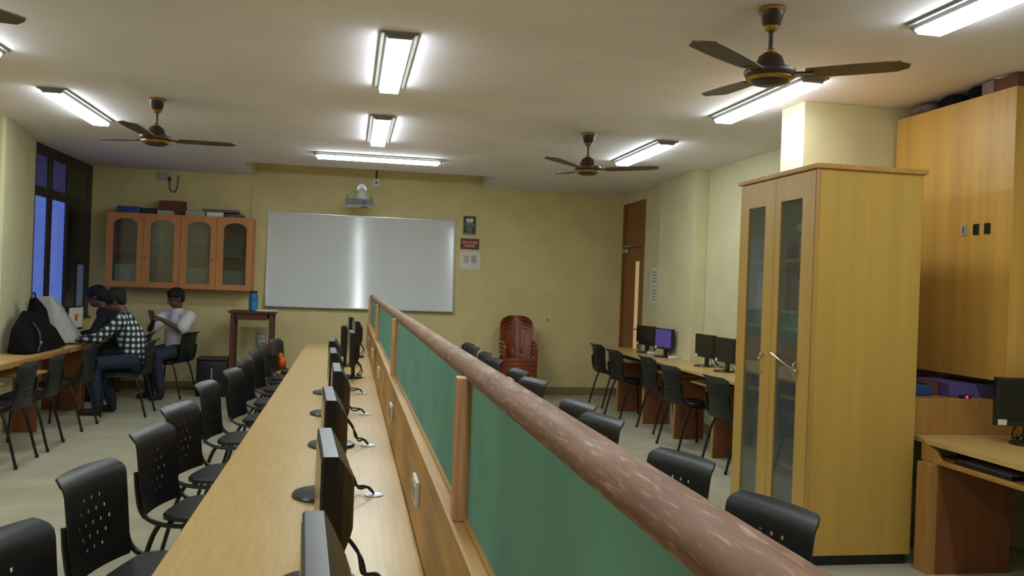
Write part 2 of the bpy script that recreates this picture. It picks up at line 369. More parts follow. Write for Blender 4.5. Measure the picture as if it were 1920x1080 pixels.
# ------------------------------------------------------------------ ceiling fans
def fan(x, y, a0, label):
    t = thing('ceiling_fan', label, 'fan', (x, y, H), 0, 'ceiling fans')
    MB().lathe([(.058, 0), (.062, -.012), (.056, -.03), (.040, -.085), (.02, -.10)]).build('canopy', 'fanbrown', t, True)
    MB().lathe([(.064, -.002), (.068, -.010), (.062, -.018)]).build('canopy_trim', 'brass', t, True)
    MB().lathe([(.036, -.085), (.030, -.105), (.014, -.118)]).build('canopy_cup', 'brass', t, True)
    MB().cyl((0, 0, -.10), (0, 0, -.21), .011).build('down_rod', 'fanbrown', t, True)
    MB().lathe([(.016, -.195), (.026, -.205), (.022, -.222)]).build('rod_cup', 'brass', t, True)
    MB().lathe([(.030, -.215), (.055, -.235), (.068, -.27), (.075, -.285), (.118, -.298), (.122, -.315), (.112, -.335), (.09, -.345)], seg=32).build('motor', 'fanbrown', t, True)
    MB().lathe([(.110, -.332), (.112, -.340), (.098, -.352), (.088, -.350)], seg=32).build('motor_ring', 'brass', t, True)
    MB().lathe([(.088, -.346), (.082, -.362), (.05, -.372), (.01, -.374)], seg=32).build('bottom_cover', 'fanbrown', t, True)
    for k in range(3):
        a = math.radians(a0 + 120 * k); R = Matrix.Rotation(a, 4, 'Z')
        m = MB(); n = 10; top = []; bot = []
        for i in range(n + 1):
            q = i / n; r = .16 + .46 * q; hw = .054 + .020 * math.sin(min(1, q * 1.6) * PI / 2)
            if q > .86: hw *= math.sqrt(max(.02, 1 - ((q - .86) / .145) ** 2))
            for lst, dz in ((top, .003), (bot, -.003)):
                lst.append([m.bm.verts.new((r, w_ * hw, -.316 - w_ * .007 * (1 - .3 * q) + dz + .022 * q)) for w_ in (-1, 0, 1)])
        for L_ in (top, bot):
            for A, B in zip(L_, L_[1:]):
                for j in (0, 1): m.bm.faces.new((A[j], A[j + 1], B[j + 1], B[j]))
        for A, B in zip(range(n), range(1, n + 1)):
            for j in (0, 2): m.bm.faces.new((top[A][j], top[B][j], bot[B][j], bot[A][j]))
        for e in (0, n):
            for j in (0, 1): m.bm.faces.new((top[e][j], top[e][j + 1], bot[e][j + 1], bot[e][j]))
        bmesh.ops.transform(m.bm, matrix=R, verts=m.bm.verts[:])
        bl = m.build('blade', 'blade', t, True)
        g = MB().box((.10, -.022, -.322), (.20, .022, -.312), .004); bmesh.ops.transform(g.bm, matrix=R, verts=g.bm.verts[:]); g.build('blade_arm', 'fanbrown', bl)
fan(1.943, 3.93, -146, 'large looking brown ceiling fan at the upper right, nearest the camera')
fan(2.036, 7.55, -138, 'brown ceiling fan at the centre right, in front of the door side')
fan(-1.542, 7.36, 22, 'brown ceiling fan on the left beside the long lit lamp')
fan(-1.72, 3.66, 66, 'ceiling fan of which one dark blade tip shows at the top left')

# ------------------------------------------------------------------ chairs
def back_mesh():
    us = sorted(set([-.215, -.20, -.17, -.135, .135, .17, .20, .215] + [round(k * .027 + s * .0086, 5) for k in range(-4, 5) for s in (-1, 1)]))
    rows = [.085, .13, .175, .22, .265]
    vs = sorted(set([0, .012, .04, .31, .335, .352, .364, .372, .374] + [round(r + s * .0068, 5) for r in rows for s in (-1, 1)]))
    holes = []
    for i, r in enumerate(rows):
        n = (3, 4, 5, 4, 3)[i]
        for k in range(n): holes.append(((k - (n - 1) / 2) * .054, r))
    m = MB(); g = {}
    def width(v):
        f = 1.02 - .05 * (1 - v / .374)
        if v > .335: f *= 1 - .15 * ((v - .335) / .039) ** 2.2
        if v < .012: f *= .98
        return f
    def y0(u, v):
        y = -.185 - .10 * v - .026 * (1 - (u / .215) ** 2)
        if v > .31: y -= .046 * ((v - .31) / .064) ** 2.6
        return y
    for side, off in ((0, 0), (1, -.007)):
        for i, u in enumerate(us):
            for j, v in enumerate(vs):
                g[side, i, j] = m.bm.verts.new((u * width(v), y0(u, v) + off, .452 + v - (.008 if side and v > .34 else 0)))
    solid = {}
    for i in range(len(us) - 1):
        for j in range(len(vs) - 1):
            cu, cv = (us[i] + us[i + 1]) / 2, (vs[j] + vs[j + 1]) / 2
            solid[i, j] = not any(abs(cu - hu) < .003 and abs(cv - hv) < .003 for hu, hv in holes)
    def quad(*v): m.bm.faces.new(v)
    for (i, j), s in solid.items():
        if not s: continue
        quad(g[0, i, j], g[0, i + 1, j], g[0, i + 1, j + 1], g[0, i, j + 1]); quad(g[1, i, j], g[1, i, j + 1], g[1, i + 1, j + 1], g[1, i + 1, j])
        for di, dj, a, b_ in ((-1, 0, (i, j), (i, j + 1)), (1, 0, (i + 1, j), (i + 1, j + 1)), (0, -1, (i, j), (i + 1, j)), (0, 1, (i, j + 1), (i + 1, j + 1))):
            if not solid.get((i + di, j + dj), False): quad(g[(0,) + a], g[(0,) + b_], g[(1,) + b_], g[(1,) + a])
    return m.mesh('backrest', 'chair', True, 50)

def make_chair():
    t = thing('office_chair', 'x', 'chair')
    link(bpy.data.objects.new('backrest', back_mesh()), t)
    s = MB(); n = 28; loops = []
    for dz, sc in ((.440, .93), (.446, 1.0), (.462, 1.0), (.470, .96)):
        L_ = []
        for k in range(n):
            a = 2 * PI * k / n; cx, cy = math.cos(a), math.sin(a); e = .45
            x = math.copysign(abs(cx) ** e, cx) * .215 * sc; y = math.copysign(abs(cy) ** e, cy) * .185 * sc + .055
            L_.append(s.bm.verts.new((x, y, dz - (.02 * max(0, (y - .12) / .1) ** 2))))
        loops.append(L_)
    for A, B in zip(loops, loops[1:]):
        for k in range(n): s.bm.faces.new((A[k], A[(k + 1) % n], B[(k + 1) % n], B[k]))
    s.bm.faces.new(loops[0][::-1]); s.bm.faces.new(loops[-1]); s.build('seat', 'chair', t, True)
    for q in (-1, 1):
        MB().tube([(q * .207, -.225, .66), (q * .212, -.212, .56), (q * .214, -.185, .475), (q * .214, -.10, .432), (q * .214, .05, .428), (q * .214, .17, .428)], .0115).build('back_tube', 'tube', t, True)
    for q in (-1, 1):
        MB().tube([(q * .214, .17, .43), (q * .222, .19, .36), (q * .232, .215, 0.012)], .0115, sub=4).cyl((q * .2325, .2155, 0), (q * .2325, .2155, .03), .014).build('leg', 'tube', t, True)
        MB().tube([(q * .214, -.11, .43), (q * .220, -.15, .34), (q * .232, -.235, .012)], .0115, sub=4).cyl((q * .2325, -.236, 0), (q * .2325, -.236, .03), .014).build('leg', 'tube', t, True)
    MB().cyl((-.214, .12, .428), (.214, .12, .428), .010).build('cross_bar', 'tube', t, True)
    MB().cyl((-.214, -.08, .428), (.214, -.08, .428), .010).build('cross_bar', 'tube', t, True)
    return t
chair0 = make_chair(); chair_used = [False]
def chair(x, y, facing, label, group):
    rz = math.radians(facing - 90)
    if not chair_used[0]:
        chair_used[0] = True; chair0.location = (x, y, 0); chair0.rotation_euler = (0, 0, rz); return tag(chair0, label, 'chair', group)
    return dup(chair0, (x, y, 0), rz, label, 'chair', group)
ORD = ['nearest the camera', 'second from the camera', 'third from the camera', 'fourth from the camera', 'fifth from the camera', 'sixth from the camera',
       'seventh from the camera', 'eighth from the camera', 'ninth from the camera', 'last one by the wall']
def back_at(bxx, byy, ang, label, group):
    a = math.radians(ang); return chair(bxx + .235 * math.cos(a), byy + .235 * math.sin(a), ang, label, group)
for i, (x, y, a) in enumerate([(-.90, 2.58, -16), (-.90, 3.46, -13), (-.875, 4.36, -11), (-.89, 5.12, -13), (-.91, 6.20, -8), (-.85, 7.08, -9), (-.87, 8.0, -6), (-.87, 8.95, -8), (-.89, 9.9, -5), (-.82, 10.62, -14)]):
    back_at(x, y, a, 'black perforated chair left of the long desk, ' + ORD[i], 'chairs left of the long desk')
for i, (x, y, a) in enumerate([(1.48, 2.86, 196), (1.48, 3.72, 198), (1.44, 4.85, 196), (1.46, 5.45, 194), (1.44, 6.76, 196), (1.455, 7.47, 190), (1.43, 8.60, 190), (1.45, 9.34, 186), (1.44, 10.2, 190), (1.455, 10.74, 188)]):
    back_at(x, y, a, 'black chair top showing above the partition rail, ' + ORD[i], 'chairs right of the partition')
for x, y, a, l in ((-2.47, 7.56, 180, 'black chair at the left desk, at the left edge of the picture'),
                   (-2.47, 8.26, 182, 'black chair at the left desk in front of the black bags'),
                   (-2.47, 9.28, 178, 'black chair at the left desk beside the checked shirt'),
                   (-2.10, 10.2, 180, 'black chair under the person in the checked shirt'),
                   (-1.95, 11.66, 165, 'black chair under the person in the white shirt'),
                   (-2.36, 11.25, 180, 'black chair under the dark clothed person by the window')):
    back_at(x, y, a, l, 'chairs on the left side')
for x, y, a, l in ((3.27, 11.28, 6, 'black chair at the right wall desk, farthest, next to the door'),
                   (3.20, 10.30, 6, 'black chair at the right wall desk in front of the purple screen'),
                   (3.28, 9.32, 4, 'black chair at the right wall desk, third from the door'),
                   (3.16, 8.30, 6, 'black chair at the right wall desk with its dark legs in clear view'),
                   (3.21, 7.30, 4, 'black chair at the right wall desk half hidden by the tall cabinet')):
    back_at(x, y, a, l, 'chairs at the right wall desk')

# ------------------------------------------------------------------ long desk in the middle with grommets
DZ = .75
DX0, DX1 = -.485, .231
t = thing('long_desk', 'long beech laminate desk running to the whiteboard wall, left of the partition', 'desk', (0, 0, 0))
MB().box((DX0, .3, DZ - .028), (DX1, YD - .005, DZ), .004).build('worktop', 'desk', t)
bx('edge_band', (DX0 - .004, .3, DZ - .030), (DX0, YD - .005, DZ - .003), 'deskx', t, .001)
for y in (.5, 2.9, 4.9, 6.9, 8.9, 10.8): bx('leg_panel', (-.40, y - .012, 0), (.20, y + .012, DZ - .028), 'legpan', t, .002)
MB().box((.17, .5, .2), (.188, 10.8, DZ - .03)).build('modesty_panel', 'deskx', t)
SY = [1.40 + .995 * k for k in range(10)]
SY = [1.42, 2.33, 3.32, 4.32, 5.33, 6.31, 7.33, 8.33, 9.33, 10.33]
for y in SY:
    MB().lathe([(.030, 0), (.034, .001), (.034, .004), (.026, .005), (.020, .003)], (.118, y, DZ)).build('grommet', 'alu', t, True)
t2 = thing('long_desk', 'twin laminate desk behind the partition, hidden by the rail', 'desk')
MB().box((.364, .3, DZ - .028), (1.085, YD - .005, DZ), .004).build('worktop', 'desk', t2)
for y in (.5, 2.9, 4.9, 6.9, 8.9, 10.8): bx('leg_panel', (.40, y - .012, 0), (.94, y + .012, DZ - .028), 'legpan', t2, .002)

# ------------------------------------------------------------------ partition
p = thing('partition', 'green panelled partition with worn wooden top rail along the middle of the room', 'partition')
PY0, PY1 = .12, YD - .005
posts = [.2, 1.87, 4.80, 7.73, 10.66]
ends = [PY0] + posts[1:] + [PY1]
for a, b_ in zip(ends, ends[1:]):
    bx('lower_panel', (.232, a + .001, 0), (.362, b_ - .001, 1.026), 'lowpan', p, .002)
bx('ledge', (.228, PY0, 1.026), (.366, PY1, 1.040), 'lowpan', p, .004)
for y in posts: bx('post', (.236, y, 1.040), (.358, y + .05, 1.349), 'post', p, .003)
for a, b_ in zip(posts, posts[1:] + [PY1]): bx('green_panel', (.266, a + .05, 1.040), (.328, b_, 1.349), 'green', p, .001)
for a, b_ in zip(posts, posts[1:] + [PY1]):
    bx('bead', (.258, a + .05, 1.040), (.268, b_, 1.049), 'lowpan', p, .002)
prof = [(.257, 1.343), (.2545, 1.352), (.2565, 1.364), (.263, 1.3735), (.276, 1.381), (.290, 1.3835), (.305, 1.3752), (.320, 1.3665), (.331, 1.358), (.335, 1.350), (.333, 1.343)]
MB().prism(prof, 'y', PY0 - .01, PY1).build('top_rail', 'rail', p, True, angle=30)
for y in (2.735, 4.384, 6.253, 7.94, 9.6):
    s = bx('socket_plate', (.219, y - .075, .868), (.232, y + .075, .946), 'white', p, .003)
    for q in (-.035, .035): bx('socket', (.2165, y + q - .022, .885), (.220, y + q + .022, .930), 'ltgrey', s, .001)

# ------------------------------------------------------------------ monitors
def make_monitor(W=.42, Hh=.275, zb=.105):
    t = thing('monitor', 'x', 'monitor')
    MB().lathe([(.11, 0), (.118, .006), (.112, .014), (.06, .020), (.03, .024)], sx=1.02, sy=.95, seg=28, c=(0, -.022, 0)).build('stand_base', 'mon', t, True)
    MB().box((-.032, -.004, .018), (.032, .026, .20), .008).build('stand_neck', 'mon', t)
    b = MB(); z0, z1 = zb, zb + Hh
    def loop(y, ix, iz): return [b.bm.verts.new(v) for v in ((-W / 2 + ix, y, z0 + iz), (W / 2 - ix, y, z0 + iz), (W / 2 - ix, y, z1 - iz), (-W / 2 + ix, y, z1 - iz))]
    Ls = [loop(-.030, .004, .004), loop(-.026, 0, 0), loop(.008, 0, 0), loop(.022, .02, .02), loop(.046, .07, .06), loop(.054, .09, .08)]
    for A, B in zip(Ls, Ls[1:]):
        for k in range(4): b.bm.faces.new((A[k], A[(k + 1) % 4], B[(k + 1) % 4], B[k]))
    b.bm.faces.new(Ls[0]); b.bm.faces.new(Ls[-1][::-1]); hs = b.build('housing', 'mon', t)
    W2, a0, a1 = W / 2 - .016, z0 + .026, z1 - .016
    bx('screen', (-W2, -.0315, a0), (W2, -.0295, a1), 'screen', t, 0)
    bx('sticker', (-W / 2 + .012, -.0322, z0 + .004), (-W / 2 + .062, -.0302, z0 + .036), 'sticker', hs, 0)
    for k in range(5): bx('vent', (-.05 + .022 * k, +.0525, z1 - .11), (-.037 + .022 * k, .0552, z1 - .085), 'black', hs, 0)
    return t
mon0 = make_monitor()
mon_used = [False]
def monitor(x, y, z, rz, label, group, cable=None, tilt=0):
    if not mon_used[0]:
        mon_used[0] = True; m = mon0; m.location = (x, y, z); m.rotation_euler = (0, 0, rz); tag(m, label, 'monitor', group)
    else:
        m = dup(mon0, (x, y, z), rz, label, 'monitor', group)
    return m
def add_cable(m, lx, ly):
    MB().tube([(.02, .035, .15), (.03, .075, .10), (.05, .06 + .3 * (ly - .06), .05), (lx + .01, ly - .03, .035), (lx, ly, .006)], .0045, 6, 5).build('cable', 'black', m, True)
    MB().tube([(-.03, .035, .14), (-.05, .09, .06), (-.04, .07 + .4 * (ly - .06), .016), (lx - .015, ly - .02, .028), (lx - .006, ly, .006)], .0045, 6, 5).build('cable', 'black', m, True)
MX = [-.03, -.033, -.05, -.038, -.073, -.095, .04, -.03, .09, .035]
RZ = [-87, -86.5, -87, -88, -88, -90, -87, -90, -86, -88]
for i, (x, y, r) in enumerate(zip(MX, SY, RZ)):
    m = monitor(x + .002, y, DZ, math.radians(r), 'black monitor edge on, on the long desk, ' + ORD[i], 'monitors on the long desk')
for o in [o for o in COL.objects if o.get('group') == 'monitors on the long desk']:
    gx = Vector((.118, o.location.y + 0.0, 0)) - Vector((o.location.x, o.location.y, 0))
    q = Matrix.Rotation(-o.rotation_euler.z, 3, 'Z') @ gx; add_cable(o, q.x, q.y)

# ------------------------------------------------------------------ right wall desk
RZT = .78
t = thing('side_desk', 'long laminate desk against the right wall under four monitors', 'desk')
MB().box((3.35, 6.10, RZT - .03), (3.755, 11.35, RZT), .004).box((3.75, 6.10, RZT - .03), (XR - .002, 9.295, RZT)).build('worktop', 'desk', t)
for y in (6.5, 7.8, 8.8, 9.8, 10.8):
    bx('leg_panel', (3.42, y - .012, 0), (3.74, y + .012, RZT - .03), 'legpan', t, .002)
    bx('panel_edge', (3.405, y - .014, 0), (3.42, y + .014, RZT - .03), 'cabe', t, .002)
for y in (6.9, 7.95, 9.0, 10.5):
    tr = bx('keyboard_tray', (3.34, y - .26, RZT - .115), (3.62, y + .26, RZT - .10), 'deskx', t, .002)
def keyboard(x, y, z, rz, label, m='black'):
    k = thing('keyboard', label, 'keyboard', (x, y, z), rz)
    MB().box((-.22, -.075, 0), (.22, .075, .018), .005).build('body', m, k)
    for j in range(4): bx('key_row', (-.205, -.058 + .032 * j, .017), (.205, -.034 + .032 * j, .023), 'grey', k, .002)
keyboard(3.45, 10.5, RZT - .10, PI / 2, 'keyboard on the tray under the farthest right desk monitor', 'ltgrey')
keyboard(3.45, 7.95, RZT - .10, PI / 2, 'keyboard on the tray nearest the tall cabinet')
rm = [(3.68, 10.52, -77, 'dark monitor by the door on the right wall desk'), (3.68, 9.86, -81, 'monitor with a purple lit screen on the right wall desk'),
      (3.72, 8.74, -85, 'dark monitor with white sticker in front of the bright right wall'), (3.69, 8.16, -87, 'dark monitor half hidden behind the tall cabinet')]
for i, (x, y, r, l) in enumerate(rm):
    m = monitor(x, y, RZT, math.radians(r), l, 'monitors on the right wall desk'); m.scale = (.95, .95, .88)
    if i == 1:
        for c in m.children:
            if c.name.startswith('screen'): c.data = c.data.copy(); c.data.materials[0] = M['screen_lit']
    MB().tube([(.02, .035, .15), (.03, .08, .08), (.10, .12, .01), (.22, .10, .006)], .005, 6, 5).build('cable', 'black', m, True)
for x, y in ((3.60, 10.22), (3.62, 9.55)):
    MB().box((x, y, RZT), (x + .10, y + .06, RZT + .035), .014).build('mouse', 'white', None, True, label='white mouse on the right wall desk ' + ('between the two far monitors' if y > 10 else 'right of the purple screen'), cat='mouse')

# papers on the right wall
for k, (a, b_) in enumerate(((1.63, 1.86), (1.39, 1.605))):
    o = thing('notice', ('upper' if k == 0 else 'lower') + ' white printed sheet taped to the wall beside the door', 'paper', (XR, 11.0, a), 0, 'sheets beside the door')
    bx('sheet', (-.003, -.13, 0), (-.0005, .13, b_ - a), 'paper', o, 0)
    for j in range(4): bx('print_line', (-.0038, -.09, .04 + .04 * j), (-.0028, .07 - .02 * (j % 2), .055 + .04 * j), 'ink', o, 0)

# ------------------------------------------------------------------ tall glazed cabinet
t = thing('glazed_cabinet', 'tall laminate cabinet with two narrow glass doors on the right', 'cabinet', (2.62, 4.65, 0))
CW, CL, CH = .675, 1.005, 2.32      # depth x, length y, height
bx('side_panel', (.02, 0, .06), (CW, .02, CH - .03), 'cab', t, .002)
bx('side_panel', (.02, CL - .02, .06), (CW, CL, CH - .03), 'cab', t, .002)
bx('back_panel', (CW - .012, .02, .06), (CW, CL - .02, CH - .03), 'cab', t, .001)
bx('corner_strip', (0, -.003, .06), (.022, .018, CH - .03), 'cabe', t, .003)
bx('top', (-.018, -.02, CH - .03), (CW + .02, CL + .015, CH), 'cabe', t, .006)
bx('plinth', (.05, .015, 0), (CW - .02, CL - .015, .06), 'black', t, .002)
bx('bottom', (.02, .02, .06), (CW - .012, CL - .02, .08), 'cab', t, .001)
for z in (.50, .92, 1.34, 1.76): bx('shelf', (.04, .022, z), (CW - .014, CL - .022, z + .018), 'cab', t, .001)
def door_x(t, y0, y1, gy0, gy1, gz0, gz1, hy):
    f = MB().ring([(y0, .07), (y1, .07), (y1, CH - .035), (y0, CH - .035)], [(gy0, gz0), (gy1, gz0), (gy1, gz1), (gy0, gz1)], 'x', 0, .02).build('door', 'cab', t)
    bx('glass_pane', (.009, gy0, gz0), (.013, gy1, gz1), 'cglass', f, 0)
    MB().tube([(.0, hy, 1.06), (-.025, hy, 1.07), (-.028, hy, 1.11), (-.025, hy, 1.15), (0, hy, 1.16)], .006, 8, 4).build('handle', 'chrome', f, True)
    return f
door_x(t, .022, .500, .165, .430, .22, 2.135, .155)
door_x(t, .504, CL - .004, .635, .875, .22, 2.125, .60)
MB().tube([(-.012, .16, 1.110), (-.020, .30, 1.15), (-.016, .46, 1.195)], .0055, 8, 5).ball((-.012, .155, 1.11), .014).ball((-.012, .60, 1.17), .014).build('security_rod', 'chrome', t, True)
CX, CY = 2.62, 4.65
def item(name, lo, hi, m, label, cat, b=.006, rot=None):
    return MB().box(lo, hi, b, rot).build(name, m, None, label=label, cat=cat)
item('paper_stack', (CX + .12, CY + .12, 1.778), (CX + .5, CY + .42, 1.93), 'ltgrey', 'pale paper stack on the top shelf behind the nearer glass door', 'papers')
item('tube_roll', (CX + .10, CY + .14, 1.95), (CX + .16, CY + .44, 2.01), 'white', 'white roll lying on the paper stack in the tall cabinet', 'roll', .025)
item('box_file', (CX + .08, CY + .10, 1.358), (CX + .5, CY + .44, 1.66), 'greyfile', 'grey box files on the second shelf behind the nearer door', 'files')
item('box_file', (CX + .08, CY + .56, 1.358), (CX + .5, CY + .90, 1.70), 'ltgrey', 'pale grey box on the second shelf behind the farther door', 'box')
item('box_file', (CX + .10, CY + .56, 1.778), (CX + .5, CY + .92, 2.08), 'greyfile', 'grey carton on the top shelf behind the farther door', 'box')
item('box_file', (CX + .10, CY + .54, .938), (CX + .5, CY + .93, 1.25), 'greyfile', 'grey files at handle height behind the farther door', 'files')
item('equipment_box', (CX + .12, CY + .10, .938), (CX + .5, CY + .44, 1.16), 'darkfile', 'dark equipment box at handle height in the tall cabinet', 'box')
item('carton', (CX + .10, CY + .10, .518), (CX + .5, CY + .42, .82), 'carton', 'brown carton low in the tall cabinet behind the nearer door', 'box')
item('carton', (CX + .10, CY + .55, .518), (CX + .5, CY + .92, .80), 'ltgrey', 'grey carton low in the tall cabinet behind the farther door', 'box')
item('equipment_box', (CX + .10, CY + .10, .081), (CX + .5, CY + .44, .40), 'grey', 'grey box on the bottom of the tall cabinet, nearer side', 'box')
item('equipment_box', (CX + .10, CY + .56, .081), (CX + .5, CY + .92, .38), 'ltgrey', 'pale box on the bottom of the tall cabinet, farther side', 'box')

# ------------------------------------------------------------------ overhead wooden panel cupboard + clutter
t = thing('overhead_cupboard', 'large plain wooden cupboard front on the right wall with three small slots', 'cupboard', (3.81, 4.50, 0))
bx('front_panel', (0, .05, 1.09), (.02, 1.20, 2.835), 'ohead', t, .002)
bx('side_panel', (.02, .05, 1.09), (.438, .07, 2.835), 'ohead', t, .001)
bx('side_panel', (.02, 1.18, 1.09), (.438, 1.20, 2.835), 'ohead', t, .001)
bx('bottom_panel', (.02, .07, 1.09), (.438, 1.18, 1.11), 'ohead', t, .001)
bx('top_panel', (.02, .07, 2.815), (.438, 1.18, 2.835), 'ohead', t, .001)
for k, y in enumerate((4.957, 4.847, 4.749)):
    s = MB().ring([(y - 4.5 - .022, 1.975), (y - 4.5 + .022, 1.975), (y - 4.5 + .022, 2.04), (y - 4.5 - .022, 2.04)], [(y - 4.5 - .012, 1.985), (y - 4.5 + .012, 1.985), (y - 4.5 + .012, 2.03), (y - 4.5 - .012, 2.03)], 'x', -.008, .0).build('slot_frame', 'ltgrey' if k == 0 else 'black', t)
    bx('slot', (-.004, y - 4.5 - .012, 1.985), (-.001, y - 4.5 + .012, 2.03), 'grey' if k == 0 else 'black', s, 0)
def blob_mesh(m, voxel, name, material, smooth_it=4, dec=1.0):
    me = m.mesh('src'); o = bpy.data.objects.new('src', me); COL.objects.link(o)
    r = o.modifiers.new('r', 'REMESH'); r.mode = 'VOXEL'; r.voxel_size = voxel; r.use_smooth_shade = True
    if smooth_it:
        s = o.modifiers.new('s', 'SMOOTH'); s.iterations = smooth_it; s.factor = .5
    if dec < 1:
        d_ = o.modifiers.new('d', 'DECIMATE'); d_.ratio = dec
    dg = bpy.context.evaluated_depsgraph_get(); dg.update()
    out = bpy.data.meshes.new_from_object(o.evaluated_get(dg)); bpy.data.objects.remove(o)
    out.materials.clear(); out.materials.append(M[material]); out.name = name
    for p_ in out.polygons: p_.use_smooth = True
    return out
def blob(m, voxel, name, material, parent=None, smooth_it=4, dec=1.0, **k):
    o = bpy.data.objects.new(name, blob_mesh(m, voxel, name, material, smooth_it, dec)); link(o, parent); return tag(o, k.get('label'), k.get('cat'))
TZ = 2.835
blob(MB().ball((3.90, 5.52, TZ + .043), (.08, .12, .042)).ball((3.88, 5.42, TZ + .036), (.07, .06, .034)), .008, 'cloth_bundle', 'mauve', label='dull grey bundle at the far end above the wooden cupboard', cat='bundle')
blob(MB().ball((3.90, 5.22, TZ + .044), (.08, .12, .043)).ball((3.86, 5.14, TZ + .036), (.045, .08, .034)), .008, 'black_bag', 'clothblack', label='black bag squeezed on top of the wooden cupboard, farther one', cat='bag')
blob(MB().ball((3.88, 4.95, TZ + .045), (.07, .085, .043)), .008, 'black_bag', 'clothblack', label='black bag on top of the wooden cupboard, nearer one', cat='bag')
item('carton', (3.815, 4.75, TZ + .001), (4.1, 4.855, TZ + .082), 'cardgrey', 'grey cardboard box on top of the wooden cupboard', 'box')
item('carton', (3.82, 4.56, TZ + .001), (4.1, 4.74, TZ + .080), 'carton', 'brown box at the near end on top of the wooden cupboard', 'box')
MB().cyl((3.86, 4.64, TZ + .085), (3.83, 4.76, TZ + .088), .004).build('white_stick', 'white', None, True, label='thin white stick lying on the boxes above the cupboard', cat='stick')

# ------------------------------------------------------------------ near right computer desk
t = thing('computer_desk', 'laminate computer desk with keyboard slot at the right edge', 'desk')
MB().prism([(3.32, 2.9), (4.245, 2.9), (4.245, 5.68), (3.34, 5.68), (3.34, 4.62), (3.32, 4.60)], 'z', .722, .75).build('worktop', 'desk', t)
bx('tray_board', (3.315, 2.9, .625), (3.72, 4.60, .65), 'deskx', t, .004)
MB().prism([(4.61, .625), (4.61, .75), (4.56, .722), (4.50, .70), (4.46, .66), (4.44, .65), (4.44, .625)], 'x', 3.318, 3.345).build('tray_bracket', 'deskx', t)
bx('slot_back', (3.50, 2.9, .65), (3.515, 4.55, .722), 'black', t, .001)
bx('leg_panel', (3.33, 4.46, 0), (3.80, 4.50, .625), 'legpan', t, .002)
bx('panel_edge', (3.27, 4.47, 0), (3.33, 4.58, .625), 'deskx', t, .003)
bx('leg_panel', (3.33, 2.95, 0), (3.80, 2.98, .625), 'legpan', t, .002)
bx('back_box', (3.345, 4.74, .75), (4.24, 5.66, .965), 'deskx', t, .004)
keyboard(3.42, 4.15, .651, PI / 2, 'black keyboard in the slot of the near right desk')
bx('folder_stack', (3.66, 4.84, .966), (3.97, 5.2, 1.05), 'purple', None, .006, label='lilac folder stack lying behind the near right monitor', cat='folder')
bx('folder', (3.43, 4.86, .966), (3.555, 5.1, 1.03), 'bluefile', None, .008, label='blue plastic folder beside the tall cabinet on the desk shelf', cat='folder')
bx('folder', (3.35, 5.14, .966), (3.54, 5.4, 1.09), 'darkfile', None, .008, label='dark file standing behind the blue folder', cat='folder')
bx('carton', (3.575, 4.92, .966), (3.645, 5.1, 1.04), 'carton', None, .005, label='small brown box between the blue and lilac folders', cat='box')
r = thing('extension_box', 'small dark box with a glowing red light on the shelf behind the near right monitor', 'box', (3.715, 4.775, .966))
bx('case', (-.03, -.02, 0), (.03, .02, .02), 'darkfile', r, .004); MB().ball((0, -.021, .010), .008).build('indicator_light', 'led', r, True)
m = monitor(3.87, 4.42, .75, math.radians(-13), 'black monitor on the near right desk at the picture edge', 'single monitor')

# ------------------------------------------------------------------ whiteboard (outward bow added so the lower sheet mirrors the lamps), posters, projector
t = thing('whiteboard', 'large white board with a bright lamp reflection on the back wall', 'whiteboard', (.169, YB, 0))
W0, W1, Z0, Z1 = -1.279, 1.273, 1.161, 2.435
def bow(z): return -.016 + .022 * (Z1 - z) - .050 * (Z1 - z) ** 2
m_ = MB(); n = 24; A = []; B = []
for i in range(n + 1):
    z = Z1 - (Z1 - Z0) * i / n
    A.append([m_.bm.verts.new((x, bow(z), z)) for x in (W0, W1)]); B.append([m_.bm.verts.new((x, bow(z) + .008, z)) for x in (W0, W1)])
for L_ in (A, B):
    for a, b_ in zip(L_, L_[1:]): m_.bm.faces.new((a[0], a[1], b_[1], b_[0]))
for a, b_, c, d_ in zip(A, A[1:], B, B[1:]):
    for k in (0, 1): m_.bm.faces.new((a[k], b_[k], d_[k], c[k]))
for e in (0, n): m_.bm.faces.new((A[e][0], A[e][1], B[e][1], B[e][0]))
m_.build('board_sheet', 'board', t, True)
bx('frame', (W0 - .015, -.022, Z1 - .005), (W1 + .015, 0, Z1 + .015), 'alu', t, .003)
bx('frame', (W0 - .015, bow(Z0) - .008, Z0 - .015), (W1 + .015, bow(Z0) + .012, Z0 + .004), 'alu', t, .003)
for x in (W0, W1):
    s = MB(); q = 8; P_ = []
    for i in range(q + 1):
        z = Z1 - (Z1 - Z0) * i / q; P_.append((bow(z) - .007, z))
    P_ += [(0.0, Z0), (0.0, Z1)]
    s.prism([(y, z) for y, z in P_], 'x', x - .012, x + .006); s.build('frame', 'alu', t)

KW = 1.127
def poster(name, x0, x1, z0, z1, m, label, cat='poster'):
    o = thing(name, label, cat, ((x0 + x1) / 2 * KW, YB, 1.55 + ((z0 + z1) / 2 - 1.55) * KW), 0); o.scale = (KW, 1, KW)
    w_, h_ = (x1 - x0) / 2, (z1 - z0) / 2
    bx('sheet', (-w_, -.004, -h_), (w_, -.0005, h_), m, o, 0); return o, w_, h_
TX = Matrix.Rotation(PI / 2, 4, 'X')
o, w_, h_ = poster('poster', 1.385, 1.545, 2.178, 2.412, 'postergrey', 'dark grey poster with a white emblem right of the whiteboard')
e = MB().ball((0, -.0045, .055), (.045, .0015, .020)).ball((-.025, -.0045, .068), (.022, .0015, .018)).ball((.022, -.0045, .070), (.026, .0015, .020)); e.build('emblem', 'paper', o, True)
bx('print_line', (-.06, -.0048, .012), (.06, -.0038, .022), 'ltgrey', o, 0)
